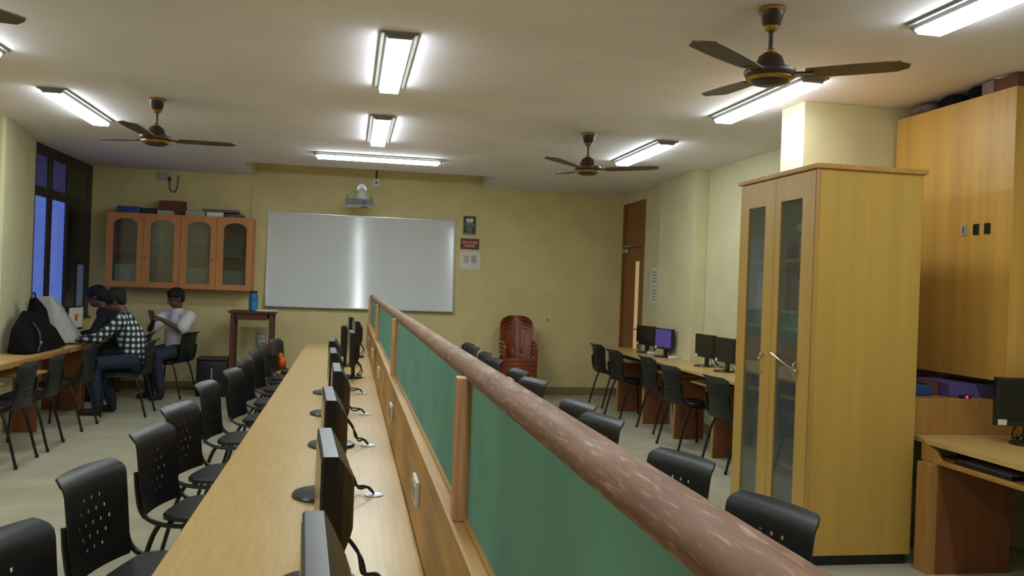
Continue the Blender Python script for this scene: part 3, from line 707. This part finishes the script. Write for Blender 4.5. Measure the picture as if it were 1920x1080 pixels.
bx('print_line', (-.06, -.0048, -.012), (.06, -.0038, -.004), 'ltgrey', o, 0)
for k in range(3): bx('print_line', (-.035, -.0048, -.04 - .018 * k), (.03, -.0038, -.03 - .018 * k), 'ink', o, 0)
bx('print_line', (-.062, -.0048, -.106), (.062, -.0038, -.096), 'ltgrey', o, 0)
o, w_, h_ = poster('poster', 1.358, 1.596, 1.993, 2.128, 'postergrey', 'small red notice asking for quiet in a grey border', 'poster')
bx('red_field', (-w_ + .02, -.0055, -h_ + .018), (w_ - .02, -.0038, h_ - .018), 'red', o, 0)
text('NO NOISE', .042, 'sticker', o, Matrix.Translation((0, -.0062, .020)) @ TX)
text('PLEASE', .042, 'sticker', o, Matrix.Translation((0, -.0062, -.024)) @ TX)
o, w_, h_ = poster('notice', 1.355, 1.615, 1.745, 1.965, 'paper', 'white sheet with faint print below the red notice', 'paper')
for k in range(4):
    bx('print_line', (-.075, -.0048, .04 - .025 * k), (-.012 - .01 * (k % 2), -.0038, .052 - .025 * k), 'ink', o, 0)
    bx('print_line', (.015, -.0048, .045 - .025 * k), (.08, -.0038, .060 - .025 * k), 'ink', o, 0)

t = thing('projector', 'grey white projector hung on a domed bracket above the whiteboard', 'projector', (.09, 11.97, 2.52)); t.scale = (KW, KW, KW)
MB().box((-.16, -.12, .012), (.16, .12, .105), .016, seg=3).build('body', 'white', t, True)
bx('front_grille', (-.162, -.126, .022), (.162, -.118, .098), 'grey', t, .006)
MB().lathe([(.035, 0), (.05, .008), (.05, .014)], (.06, -.06, 0)).build('foot', 'grey', t, True)
MB().cyl((.06, -.13, .052), (.06, -.118, .052), .026).build('lens', 'black', t, True)
MB().lathe([(.085, .105), (.085, .118), (.075, .16), (.05, .21), (.02, .235)], (.03, .02, 0), seg=24).build('mount_dome', 'white', t, True)
for x in (-.14, .14): MB().cyl((x, -.08, .10), (x, -.08, .135), .007).build('mount_screw', 'grey', t, True)
MB().cyl((.03, .02, .22), (.03, .40, .27), .016).build('mount_arm', 'alu', t, True)
MB().cyl((.03, .395, .27), (.03, .408, .27), .06).build('wall_plate', 'alu', t, True)
t = thing('power_socket', 'white wall socket with dark hole beside the projector', 'socket', (.32, YB, 2.92)); t.scale = (KW, 1, KW)
bx('plate', (-.045, -.022, -.05), (.045, -.0005, .05), 'white', t, .006); MB().cyl((0, -.026, 0), (0, -.021, 0), .014).build('socket_hole', 'black', t)
bx('conduit', (-.013, -.014, .05), (.013, -.0005, .155), 'carton', t, .003)
bx('switchboard', (-1.215, YB - .03, .57), (-1.08, YB - .0005, .79), 'ltgrey', None, .006, label='grey switchboard low on the wall behind the tall red table', cat='switchboard')
sb = bpy.data.objects['switchboard']
for k in range(3): bx('switch', (-1.195, YB - .035, .59 + .062 * k), (-1.10, YB - .029, .635 + .062 * k), 'white' if k else 'black', sb, .002)
MB().ball((2.83, YR - .004, 1.08), .012, seg=10).build('coat_hook', 'black', None, True, label='tiny dark hook on the wall right of the stacked chairs', cat='hook')

# ------------------------------------------------------------------ stack of brown plastic chairs
def plastic_back():
    us = [-.205, -.19, -.155, -.12, -.09, -.055, -.02, .02, .055, .09, .12, .155, .19, .205]
    vs = [0, .04, .10, .17, .24, .28, .34, .42, .48, .52, .545, .56]
    slots = [(-.155, -.12), (-.055, -.02), (.02, .055), (.12, .155)]
    slots = [(-.155, -.12), (-.055, -.02), (.055, .09)]
    m = MB(); g = {}
    def width(v):
        f = .92 + .10 * math.sin(min(1, v / .42) * PI / 2)
        if v > .42: f *= math.sqrt(max(.12, 1 - ((v - .42) / .15) ** 2.6))
        return f
    for s_, off in ((0, 0), (1, .014)):
        for i, u in enumerate(us):
            for j, v in enumerate(vs):
                g[s_, i, j] = m.bm.verts.new((u * width(v) * 1.12, .16 + .16 * v + off - .07 * (u / .205) ** 2, .40 + v * 1.02))
    solid = {(i, j): not (1 <= j <= 4 and any(abs((us[i] + us[i + 1]) / 2 - (a + b_) / 2) < .006 for a, b_ in slots)) for i in range(len(us) - 1) for j in range(len(vs) - 1)}
    for (i, j), s_ in solid.items():
        if not s_: continue
        m.bm.faces.new((g[0, i, j], g[0, i + 1, j], g[0, i + 1, j + 1], g[0, i, j + 1])); m.bm.faces.new((g[1, i, j], g[1, i, j + 1], g[1, i + 1, j + 1], g[1, i + 1, j]))
        for di, dj, a, b_ in ((-1, 0, (i, j), (i, j + 1)), (1, 0, (i + 1, j), (i + 1, j + 1)), (0, -1, (i, j), (i + 1, j)), (0, 1, (i, j + 1), (i + 1, j + 1))):
            if not solid.get((i + di, j + dj), False): m.bm.faces.new((g[(0,) + a], g[(0,) + b_], g[(1,) + b_], g[(1,) + a]))
    return m.mesh('backrest', 'brownplastic', True, 50)
t = thing('plastic_chair', 'brown moulded plastic chair at the bottom of the stack by the back wall', 'chair', (2.325, 11.95, 0), 0, 'stack of brown plastic chairs')
link(bpy.data.objects.new('backrest', plastic_back()), t)
MB().box((-.21, -.22, .385), (.21, .20, .405), .012, seg=3).box((-.215, -.235, .345), (.215, -.21, .40), .01).build('seat', 'brownplastic', t, True)
for s in (-1, 1):
    MB().cyl((s * .215, -.22, 0), (s * .195, -.19, .395), .024, .034, 8).build('leg', 'brownplastic', t, True)
    MB().cyl((s * .215, .23, 0), (s * .195, .17, .41), .024, .034, 8).build('leg', 'brownplastic', t, True)
    MB().tube([(s * .215, -.20, .39), (s * .218, -.20, .55), (s * .220, -.12, .605), (s * .220, .05, .61), (s * .225, .19, .63)], .020, 8, 5).build('armrest', 'brownplastic', t, True)
for k in range(1, 4):
    dup(t, (2.325, 11.95, .055 * k), 0, 'brown moulded plastic chair, %s of the stack by the back wall' % ('second from the floor', 'third from the floor', 'topmost')[k - 1])

# ------------------------------------------------------------------ tall red table, bottle, papers, box
t = thing('tall_table', 'tall narrow dark red wooden table before the left end of the whiteboard', 'table', (-1.215, 11.9, 0))
TH = 1.105
bx('table_top', (-.295, -.22, TH - .03), (.295, .22, TH), 'redwood', t, .006)
for x in (-.24, .24):
    for y in (-.17, .17): bx('leg', (x - .025, y - .025, 0), (x + .025, y + .025, TH - .03), 'redwood', t, .004)
for y in (-.19, .17): bx('apron', (-.19, y, TH - .115), (.19, y + .02, TH - .03), 'redwood', t, .002)
for x in (-.225, .205): bx('apron', (x, -.145, TH - .115), (x + .02, .145, TH - .03), 'redwood', t, .002)
bx('stretcher', (-.19, -.01, .35), (.19, .02, .39), 'redwood', t, .003)
for x in (-.225, .205): bx('stretcher', (x, -.145, .35), (x + .02, .145, .39), 'redwood', t, .003)
b = thing('water_bottle', 'bright blue bottle standing on the tall red table', 'bottle', (-1.215, 11.85, TH)); b.scale = (1.1, 1.1, 1.1)
MB().lathe([(.045, 0), (.052, .008), (.052, .10), (.049, .11), (.052, .12), (.052, .175), (.046, .20), (.040, .205)]).build('body', 'blue', b, True)
MB().lathe([(.040, .205), (.043, .208), (.043, .232), (.036, .236)]).build('cap', 'darkfile', b, True)
MB().box((-.14, -.09, 0), (.14, .09, .018), .004, Matrix.Rotation(.25, 3, 'Z')).build('paper_sheaf', 'paper', None, label='white papers beside the blue bottle on the tall table', cat='papers').location = (-1.05, 11.83, TH + .0005)
t = thing('black_case', 'black box like case on the floor by the left wall below the cabinet', 'case', (-1.68, 11.85, 0))
MB().box((-.19, -.16, .0), (.19, .16, .46), .02, seg=3).build('body', 'black', t, True)
bx('lid', (-.195, -.165, .46), (.195, .165, .495), 'darkfile', t, .012)
bx('handle', (-.012, -.172, .24), (.012, -.16, .36), 'alu', t, .004)
blob(MB().ball((-.74, 10.62, .545), (.05, .075, .075)).ball((-.76, 10.63, .62), (.035, .05, .05)), .008, 'cloth_bag', 'orange', label='orange cloth bag resting on the last chair seat by the wall', cat='bag')

# ------------------------------------------------------------------ wall cabinet with arched glass doors
t = thing('hanging_cabinet', 'wooden wall cabinet with four arched glass doors', 'cabinet', (-3.10, 12.09, 1.355))
WW, WD, WH = 1.82, .338, .965
bx('back_panel', (0, WD - .01, 0), (WW, WD, WH), 'orangewood', t, .001)
bx('top_panel', (0, .02, WH - .02), (WW, WD - .01, WH), 'orangewood', t, .001); bx('bottom_panel', (0, .02, 0), (WW, WD - .01, .02), 'orangewood', t, .001)
for x in (0, WW / 2 - .009, WW - .018): bx('side_panel', (x, .02, .02), (x + .018, WD - .01, WH - .02), 'orangewood', t, .001)
for x0, x1 in ((.018, WW / 2 - .009), (WW / 2 + .009, WW - .018)): bx('shelf', (x0, .04, .44), (x1, WD - .01, .456), 'orangewood', t, .001)
dw = WW / 4
for k in range(4):
    x0, x1 = k * dw + .002, (k + 1) * dw - .002; a, b_ = x0 + .085, x1 - .075; zb, zs = .075, WH - .16
    inner = [(a, zb), (b_, zb)]; outer = [(x0, 0.002), (x1, 0.002)]
    nn = 12
    for i in range(nn + 1):
        th = PI * i / nn; inner.append(((a + b_) / 2 + (b_ - a) / 2 * math.cos(th), zs + .085 * math.sin(th)))
        q = i / nn
        outer.append((x1, zs + (WH - .002 - zs) * min(1, q * 4)) if q <= .25 else ((x0, zs + (WH - .002 - zs) * min(1, (1 - q) * 4)) if q >= .75 else (x1 + (x0 - x1) * (q - .25) * 2, WH - .002)))
    dr = MB().ring(outer, inner, 'y', 0, .02).build('door', 'orangewood', t)
    g = MB(); g.prism([(u + 0, v) for u, v in inner], 'y', .009, .012); g.build('glass_pane', 'cglass_clear', dr)
    kx = x1 - .035 if k % 2 == 0 else x0 + .035
    MB().cyl((kx, 0, .40), (kx, -.02, .40), .006).ball((kx, -.024, .40), .012, seg=10).build('knob', 'chrome', dr, True)
BX, BY, BZ = -3.10, 12.09, 1.355
for x0, x1, z0, z1, mm, l in ((.10, .36, .021, .30, 'paper', 'white papers in the lower left compartment of the wall cabinet'),
                              (.50, .84, .021, .20, 'carton', 'brown books low behind the second arched door'),
                              (.50, .82, .457, .72, 'greyfile', 'grey files high behind the second arched door'),
                              (.95, 1.28, .021, .28, 'ltgrey', 'pale boxes low behind the third arched door'),
                              (.95, 1.28, .457, .60, 'carton', 'reddish books high behind the third arched door'),
                              (.95, 1.26, .602, .73, 'greyfile', 'grey papers on the reddish books behind the third arched door'),
                              (1.40, 1.72, .021, .26, 'ltgrey', 'pale stack low behind the rightmost arched door'),
                              (1.40, 1.70, .457, .66, 'greyfile', 'grey stack high behind the rightmost arched door')):
    item('file_stack', (BX + x0, BY + .09, BZ + z0), (BX + x1, BY + .30, BZ + z1), mm, l, 'papers', .004)
zt = BZ + WH + .0005
for x0, x1, y0, y1, z0, z1, mm, nm, l, c in (
    (.10, .38, .08, .30, 0, .085, 'bluefile', 'box_file', 'blue box file on top of the wall cabinet', 'file'),
    (.39, .57, .10, .30, 0, .075, 'darkfile', 'box_file', 'black binder next to the blue file on the wall cabinet', 'file'),
    (.60, .92, .17, .33, 0, .19, 'carton', 'carton', 'brown carton at the back on top of the wall cabinet', 'box'),
    (.60, .80, .04, .16, 0, .05, 'ltgrey', 'white_box', 'white box in front of the brown carton', 'box'),
    (.95, 1.20, .06, .26, 0, .06, 'ltgrey', 'white_box', 'long white box in the middle of the cabinet top', 'box'),
    (1.215, 1.43, .06, .26, 0, .06, 'white', 'white_box', 'white box under the flat grey machine', 'box'),
    (1.16, 1.62, .07, .29, .062, .10, 'grey', 'flat_machine', 'flat dark grey machine lying across the white boxes', 'machine'),
    (1.45, 1.68, .06, .28, 0, .045, 'mauve', 'folder', 'dull folder at the right end of the cabinet top', 'folder')):
    item(nm, (BX + x0, BY + y0, zt + z0), (BX + x1, BY + y1, zt + z1), mm, l, c)
t = thing('junction_box', 'small white box with a dangling black lead high on the left back wall', 'socket', (-2.46, YL, 2.84))
bx('case', (-.10, -.03, -.045), (.02, -.0005, .05), 'ltgrey', t, .005); bx('plug', (.035, -.03, -.05), (.065, -.0005, 0), 'black', t, .005)
MB().tube([(.05, -.015, -.05), (.06, -.02, -.16), (.11, -.02, -.20), (.15, -.02, -.14), (.16, -.015, .02)], .006, 6, 6).build('lead', 'black', t, True)

# ------------------------------------------------------------------ left desks with bags
def left_desk(y0, y1, label):
    t = thing('window_desk', label, 'desk')
    MB().box((-3.35, y0, .722), (-2.80, y1, .75), .004).build('worktop', 'desk', t)
    bx('front_strip', (-2.80, y0, .69), (-2.785, y1, .748), 'legpan', t, .003)
    n = max(1, round((y1 - y0) / 1.1))
    for k in range(n + 1):
        y = y0 + .02 + (y1 - y0 - .04) * k / n; bx('leg_panel', (-3.3, y - .012, 0), (-2.86, y + .012, .722), 'legpan', t, .002)
    for k in range(n):
        y = y0 + (y1 - y0) * (k + .5) / n; bx('keyboard_tray', (-3.1, y - .26, .60), (-2.72, y + .26, .618), 'deskx', t, .003)
    return t
LW = -3.16 + .005
t = thing('window_desk', 'laminate desk along the left wall under the black bags', 'desk')
MB().prism([(-2.80, 5.6), (-2.80, 10.44), (-3.355, 10.44), (-3.352, 10.30), (-3.12, 8.77), (-3.14, 8.71), (-3.355, 8.71), (-3.355, 5.6)], 'z', .722, .75).build('worktop', 'desk', t)
bx('front_strip', (-2.80, 5.6, .70), (-2.788, 10.44, .748), 'deskx', t, .003)
for y in (5.65, 6.9, 8.0, 9.0, 10.42): bx('leg_panel', (-3.08, y - .012, 0), (-2.86, y + .012, .722), 'legpan', t, .002)
for y in (6.3, 7.45, 8.5): bx('keyboard_tray', (-3.1, y - .26, .60), (-2.70, y + .26, .618), 'deskx', t, .003)
keyboard(-2.85, 7.45, .619, PI / 2, 'keyboard on the pulled out tray at the left picture edge', 'grey')
t = thing('window_desk', 'desk by the window in front of the three people', 'desk')
MB().box((-3.355, 10.46, .722), (-2.80, 12.18, .75), .004).build('worktop', 'desk', t)
for y in (10.5, 11.3, 12.1): bx('leg_panel', (-3.3, y - .012, 0), (-2.86, y + .012, .722), 'legpan', t, .002)
def hull(pts):
    m = MB(); vs = [m.bm.verts.new(p_) for p_ in pts]; r_ = bmesh.ops.convex_hull(m.bm, input=vs)
    bmesh.ops.delete(m.bm, geom=[g_ for g_ in r_['geom_interior'] if isinstance(g_, bmesh.types.BMVert)], context='VERTS'); return m
b = thing('backpack', 'large black bag slumped on the left desk', 'bag', (-2.98, 9.3, .75))
mb_ = hull([(-.10, -.50, .01), (.12, -.52, .01), (-.08, -.46, .24), (.07, -.42, .20), (-.12, -.08, .40), (.04, -.10, .36), (.13, .0, .12), (.14, .05, .01), (-.18, .55, .01), (.13, .50, .01), (-.14, .42, .30), (.05, .40, .20)])
mb_.merge(hull([(-.14, .06, .3), (-.02, .04, .3), (-.13, .14, .52), (-.05, .12, .52), (-.14, .40, .42), (-.03, .36, .40), (-.13, .44, .2), (.0, .42, .2)]).bm)
blob(mb_, .014, 'body', 'clothblack', b, 10)
MB().tube([(-.09, .08, .50), (-.09, .10, .555), (-.09, .17, .55), (-.09, .19, .49)], .009, 8, 5).build('grab_loop', 'black', b, True)
MB().tube([(.05, -.30, .29), (.115, -.32, .20), (.135, -.34, .10), (.13, -.38, .02)], .012, 8, 5).build('strap', 'black', b, True)
MB().ball((.142, -.33, .10), (.008, .02, .02)).build('buckle', 'alu', b, True)
mb_ = hull([(-3.22, 10.0, .95), (-3.22, 9.98, 1.26), (-3.08, 9.98, 1.27), (-2.97, 10.08, 1.08), (-2.84, 10.16, .762), (-3.2, 10.36, .762), (-3.12, 10.36, 1.22), (-2.84, 10.36, .80), (-3.0, 10.0, .762)])
blob(mb_, .014, 'white_bag', 'clothwhite', None, 8, label='white cloth bag draped behind the black bag on the left desk', cat='bag')
MB().box((-3.05, 10.55, .7505), (-2.83, 10.86, .765), .003).build('paper_sheaf', 'paper', None, label='white papers on the window desk by the checked shirt', cat='papers')
mm = monitor(-3.14, 10.98, .75, math.radians(84), 'monitor with a pale lit page on the window desk', 'monitor by the window')
for c in mm.children:
    if c.name.startswith('screen'): c.data = c.data.copy(); c.data.materials[0] = M['screen_web']; sc = c
bx('page_icon', (-.03, -.0328, .21), (.04, -.0312, .29), 'orange', sc, 0)

# ------------------------------------------------------------------ people
def V(*a): return Vector(a)
def hand(m, wrist, d, up, curl=.5):
    d = Vector(d).normalized(); up = Vector(up); up = (up - d * up.dot(d)).normalized(); s = d.cross(up)
    w_ = Vector(wrist); m.cap(w_, .024, w_ + d * .03, .026, 10)
    for q in (-1, 0, 1): m.cap(w_ + d * .02 + s * .018 * q, .016, w_ + d * .085 + s * .024 * q, .015, 8)
    for q, ln in zip((-1.5, -.5, .5, 1.5), (.058, .07, .075, .064)):
        a = w_ + d * .085 + s * .0185 * q; b_ = a + (d * (1 - .3 * curl) - up * .5 * curl).normalized() * ln * .5
        m.cap(a, .0095, b_, .0088, 8); m.cap(b_, .0088, b_ + (d * (.6 - .8 * curl) - up * (.3 + curl)).normalized() * ln * .5, .0078, 8)
    a = w_ + d * .03 - s * .026; b_ = a + (d * .8 - s * .7 - up * .2).normalized() * .04
    m.cap(a, .012, b_, .0105, 8); m.cap(b_, .0105, b_ + (d - up * .5).normalized() * .032, .0088, 8)

def person(root_label, loc, J, shirt, trousers, sleeve_long, face, hair_big=1.0, loose=0.0):
    root = thing('person', root_label, 'person', loc)
    L = Vector(loc)
    J = {k: Vector(v) - L for k, v in J.items()}
    f = Vector(face).normalized(); side = Vector((0, 0, 1)).cross(f).normalized(); up = f.cross(side)
    if up.z < 0: up = -up
    hd = J['head']
    def hp(a, b_, c): return hd + f * a + side * b_ + up * c
    Rm = Matrix((f, side, up)).transposed()
    body = MB()
    body.ball(hp(-.008, 0, .025), (.097, .077, .092), Rm, 18).ball(hp(.022, 0, -.05), (.068, .058, .066), Rm, 14).ball(hp(.045, 0, -.088), (.030, .030, .024), Rm, 10)
    body.cap(hp(.088, 0, .012), .010, hp(.106, 0, -.026), .015, 8).ball(hp(.086, 0, -.062), (.012, .024, .011), Rm, 8)
    for s in (-1, 1):
        body.ball(hp(-.008, s * .077, -.005), (.020, .009, .032), Rm, 8); body.ball(hp(.070, s * .030, .026), (.018, .026, .010), Rm, 8)
    body.cap(J['neck'], .056, hp(-.02, 0, -.05), .050)
    body.cap(J['hip'], .115, J['chest'], .125, 16).cap(J['chest'], .125, J['neck'] - V(0, 0, .06), .085, 16)
    sh = MB(); tr = MB()
    for s in ('L', 'R'):
        S, E, Wr, Hn, K, A, T = (J[k + s] for k in ('sh', 'el', 'wr', 'hd', 'kn', 'an', 'to'))
        hipj = J['hip'] + J['hipax'] * (.09 if s == 'L' else -.09) + L * 0
        body.cap(J['neck'] - V(0, 0, .07), .07, S, .058).cap(S, .056, E, .040).cap(E, .040, Wr, .027).cap(hipj, .085, K, .060).cap(K, .058, A, .040)
        hand(body, Wr, Hn - Wr, (0, 0, 1), .6)
        sh.cap(J['neck'] - V(0, 0, .075), .078, S, .071)
        if sleeve_long: sh.cap(S, .069, E, .055).cap(E, .055, E.lerp(Wr, .85), .042)
        else: sh.cap(S, .070 + loose, S.lerp(E, .80), .066 + loose * 1.4)
        tr.cap(hipj, .098, K, .076).cap(K, .074, A.lerp(K, .08), .058)
        shoes = MB(); shoes.cap(A - V(0, 0, A.z - .045), .042, T - V(0, 0, T.z - .036), .034).cap(A, .045, A - V(0, 0, A.z - .045), .045)
        blob(shoes, .010, 'shoe', 'shoe', root, 2, .5)
    blob(body, .0085, 'body', 'skin', root, 2, .5)
    ax = J['chest'] - J['hip']
    sh.cap(J['hip'] - ax * .02, .134, J['chest'], .145, 18).cap(J['chest'], .145, J['neck'] - V(0, 0, .06), .095, 16)
    w = J['hipax']
    sh.cap(J['chest'] + w * .06 + ax * .25, .11, J['chest'] - w * .06 + ax * .25, .11).cap(J['hip'] + w * .05, .125, J['hip'] - w * .05, .125)
    blob(sh, .011, 'shirt', shirt, root, 3, .6)
    tr.cap(J['hip'] + w * .05 - V(0, 0, .03), .122, J['hip'] - w * .05 - V(0, 0, .03), .122)
    blob(tr, .012, 'trousers', trousers, root, 3, .5)
    hb = MB().ball(hp(-.022, 0, .052), (.108 * hair_big, .088 * hair_big, .086 * hair_big), Rm, 18).ball(hp(-.060, 0, .0), (.062, .078, .080), Rm, 14).ball(hp(.045, 0, .098), (.045, .055, .028), Rm, 10)
    blob(hb, .009, 'hair', 'hair', root, 2, .6)
    for s in (-1, 1): MB().ball(hp(.083, s * .031, .010), (.007, .012, .007), Rm, 8).build('eye', 'black', root, True)
    return root

# checked shirt, leaning over the papers
by = 10.2
person('person in a checked shirt leaning over papers at the window desk', (-2.3, by, 0), dict(
    head=(-2.50, by, 1.225), neck=(-2.40, by, 1.09), chest=(-2.32, by, .84), hip=(-2.25, by, .585), hipax=(-2.3, by - 1, 0),
    shL=(-2.39, by - .185, 1.01), elL=(-2.62, by - .21, .83), wrL=(-2.84, by - .05, .80), hdL=(-2.94, by + .0, .795),
    shR=(-2.39, by + .185, 1.01), elR=(-2.66, by + .24, .83), wrR=(-2.88, by + .22, .80), hdR=(-2.98, by + .20, .795),
    knL=(-2.66, by - .12, .545), knR=(-2.68, by + .12, .545), anL=(-2.60, by - .12, .09), anR=(-2.52, by + .13, .09), toL=(-2.76, by - .14, .03), toR=(-2.68, by + .14, .03)),
    'check', 'denim', True, (-.86, -.08, -.42), 1.14)
# white shirt, holding a phone
cx, cy = -2.13, 11.72
person('person in a white shirt sitting by the wall looking at a phone', (cx, cy, 0), dict(
    head=(cx - .02, cy - .03, 1.235), neck=(cx + .01, cy, 1.10), chest=(cx + .0, cy, .84), hip=(cx + .0, cy, .585), hipax=(cx + .6, cy - .8, 0),
    shL=(cx + .165, cy - .10, 1.01), elL=(cx + .10, cy - .27, .86), wrL=(cx - .11, cy - .31, .975), hdL=(cx - .20, cy - .31, 1.02),
    shR=(cx - .165, cy + .08, 1.01), elR=(cx - .30, cy - .06, .84), wrR=(cx - .23, cy - .26, .95), hdR=(cx - .20, cy - .34, 1.00),
    knL=(cx - .16, cy - .38, .54), knR=(cx - .32, cy - .24, .54), anL=(cx - .10, cy - .34, .09), anR=(cx - .24, cy - .18, .09), toL=(cx - .17, cy - .48, .03), toR=(cx - .35, cy - .30, .03)),
    'whiteshirt', 'denim', False, (-.72, -.62, -.30), 1.03, .014)
MB().box((-.036, -.005, -.07), (.036, .005, .07), .004, Matrix.Rotation(.7, 3, 'Z') @ Matrix.Rotation(-.5, 3, 'X')).build('phone', 'black', None, label='dark phone in the hands of the person in white', cat='phone').location = (cx - .225, cy - .36, 1.03)
# dark figure at the window
ax_, ay = -2.60, 11.25
person('person in dark clothes bent towards the lit monitor by the window', (ax_, ay, 0), dict(
    head=(-2.97, ay, 1.235), neck=(-2.87, ay, 1.10), chest=(-2.72, ay, .86), hip=(-2.54, ay, .585), hipax=(ax_, ay - 1, 0),
    shL=(-2.83, ay - .185, 1.02), elL=(-2.92, ay - .26, .82), wrL=(-3.08, ay - .12, .80), hdL=(-3.17, ay - .08, .795),
    shR=(-2.83, ay + .185, 1.02), elR=(-2.92, ay + .26, .82), wrR=(-3.08, ay + .14, .80), hdR=(-3.17, ay + .12, .795),
    knL=(-2.96, ay - .12, .545), knR=(-2.96, ay + .12, .545), anL=(-2.90, ay - .12, .09), anR=(-2.88, ay + .12, .09), toL=(-3.05, ay - .13, .03), toR=(-3.03, ay + .13, .03)),
    'darkshirt', 'shoe', True, (-.94, .1, -.30), 1.08)
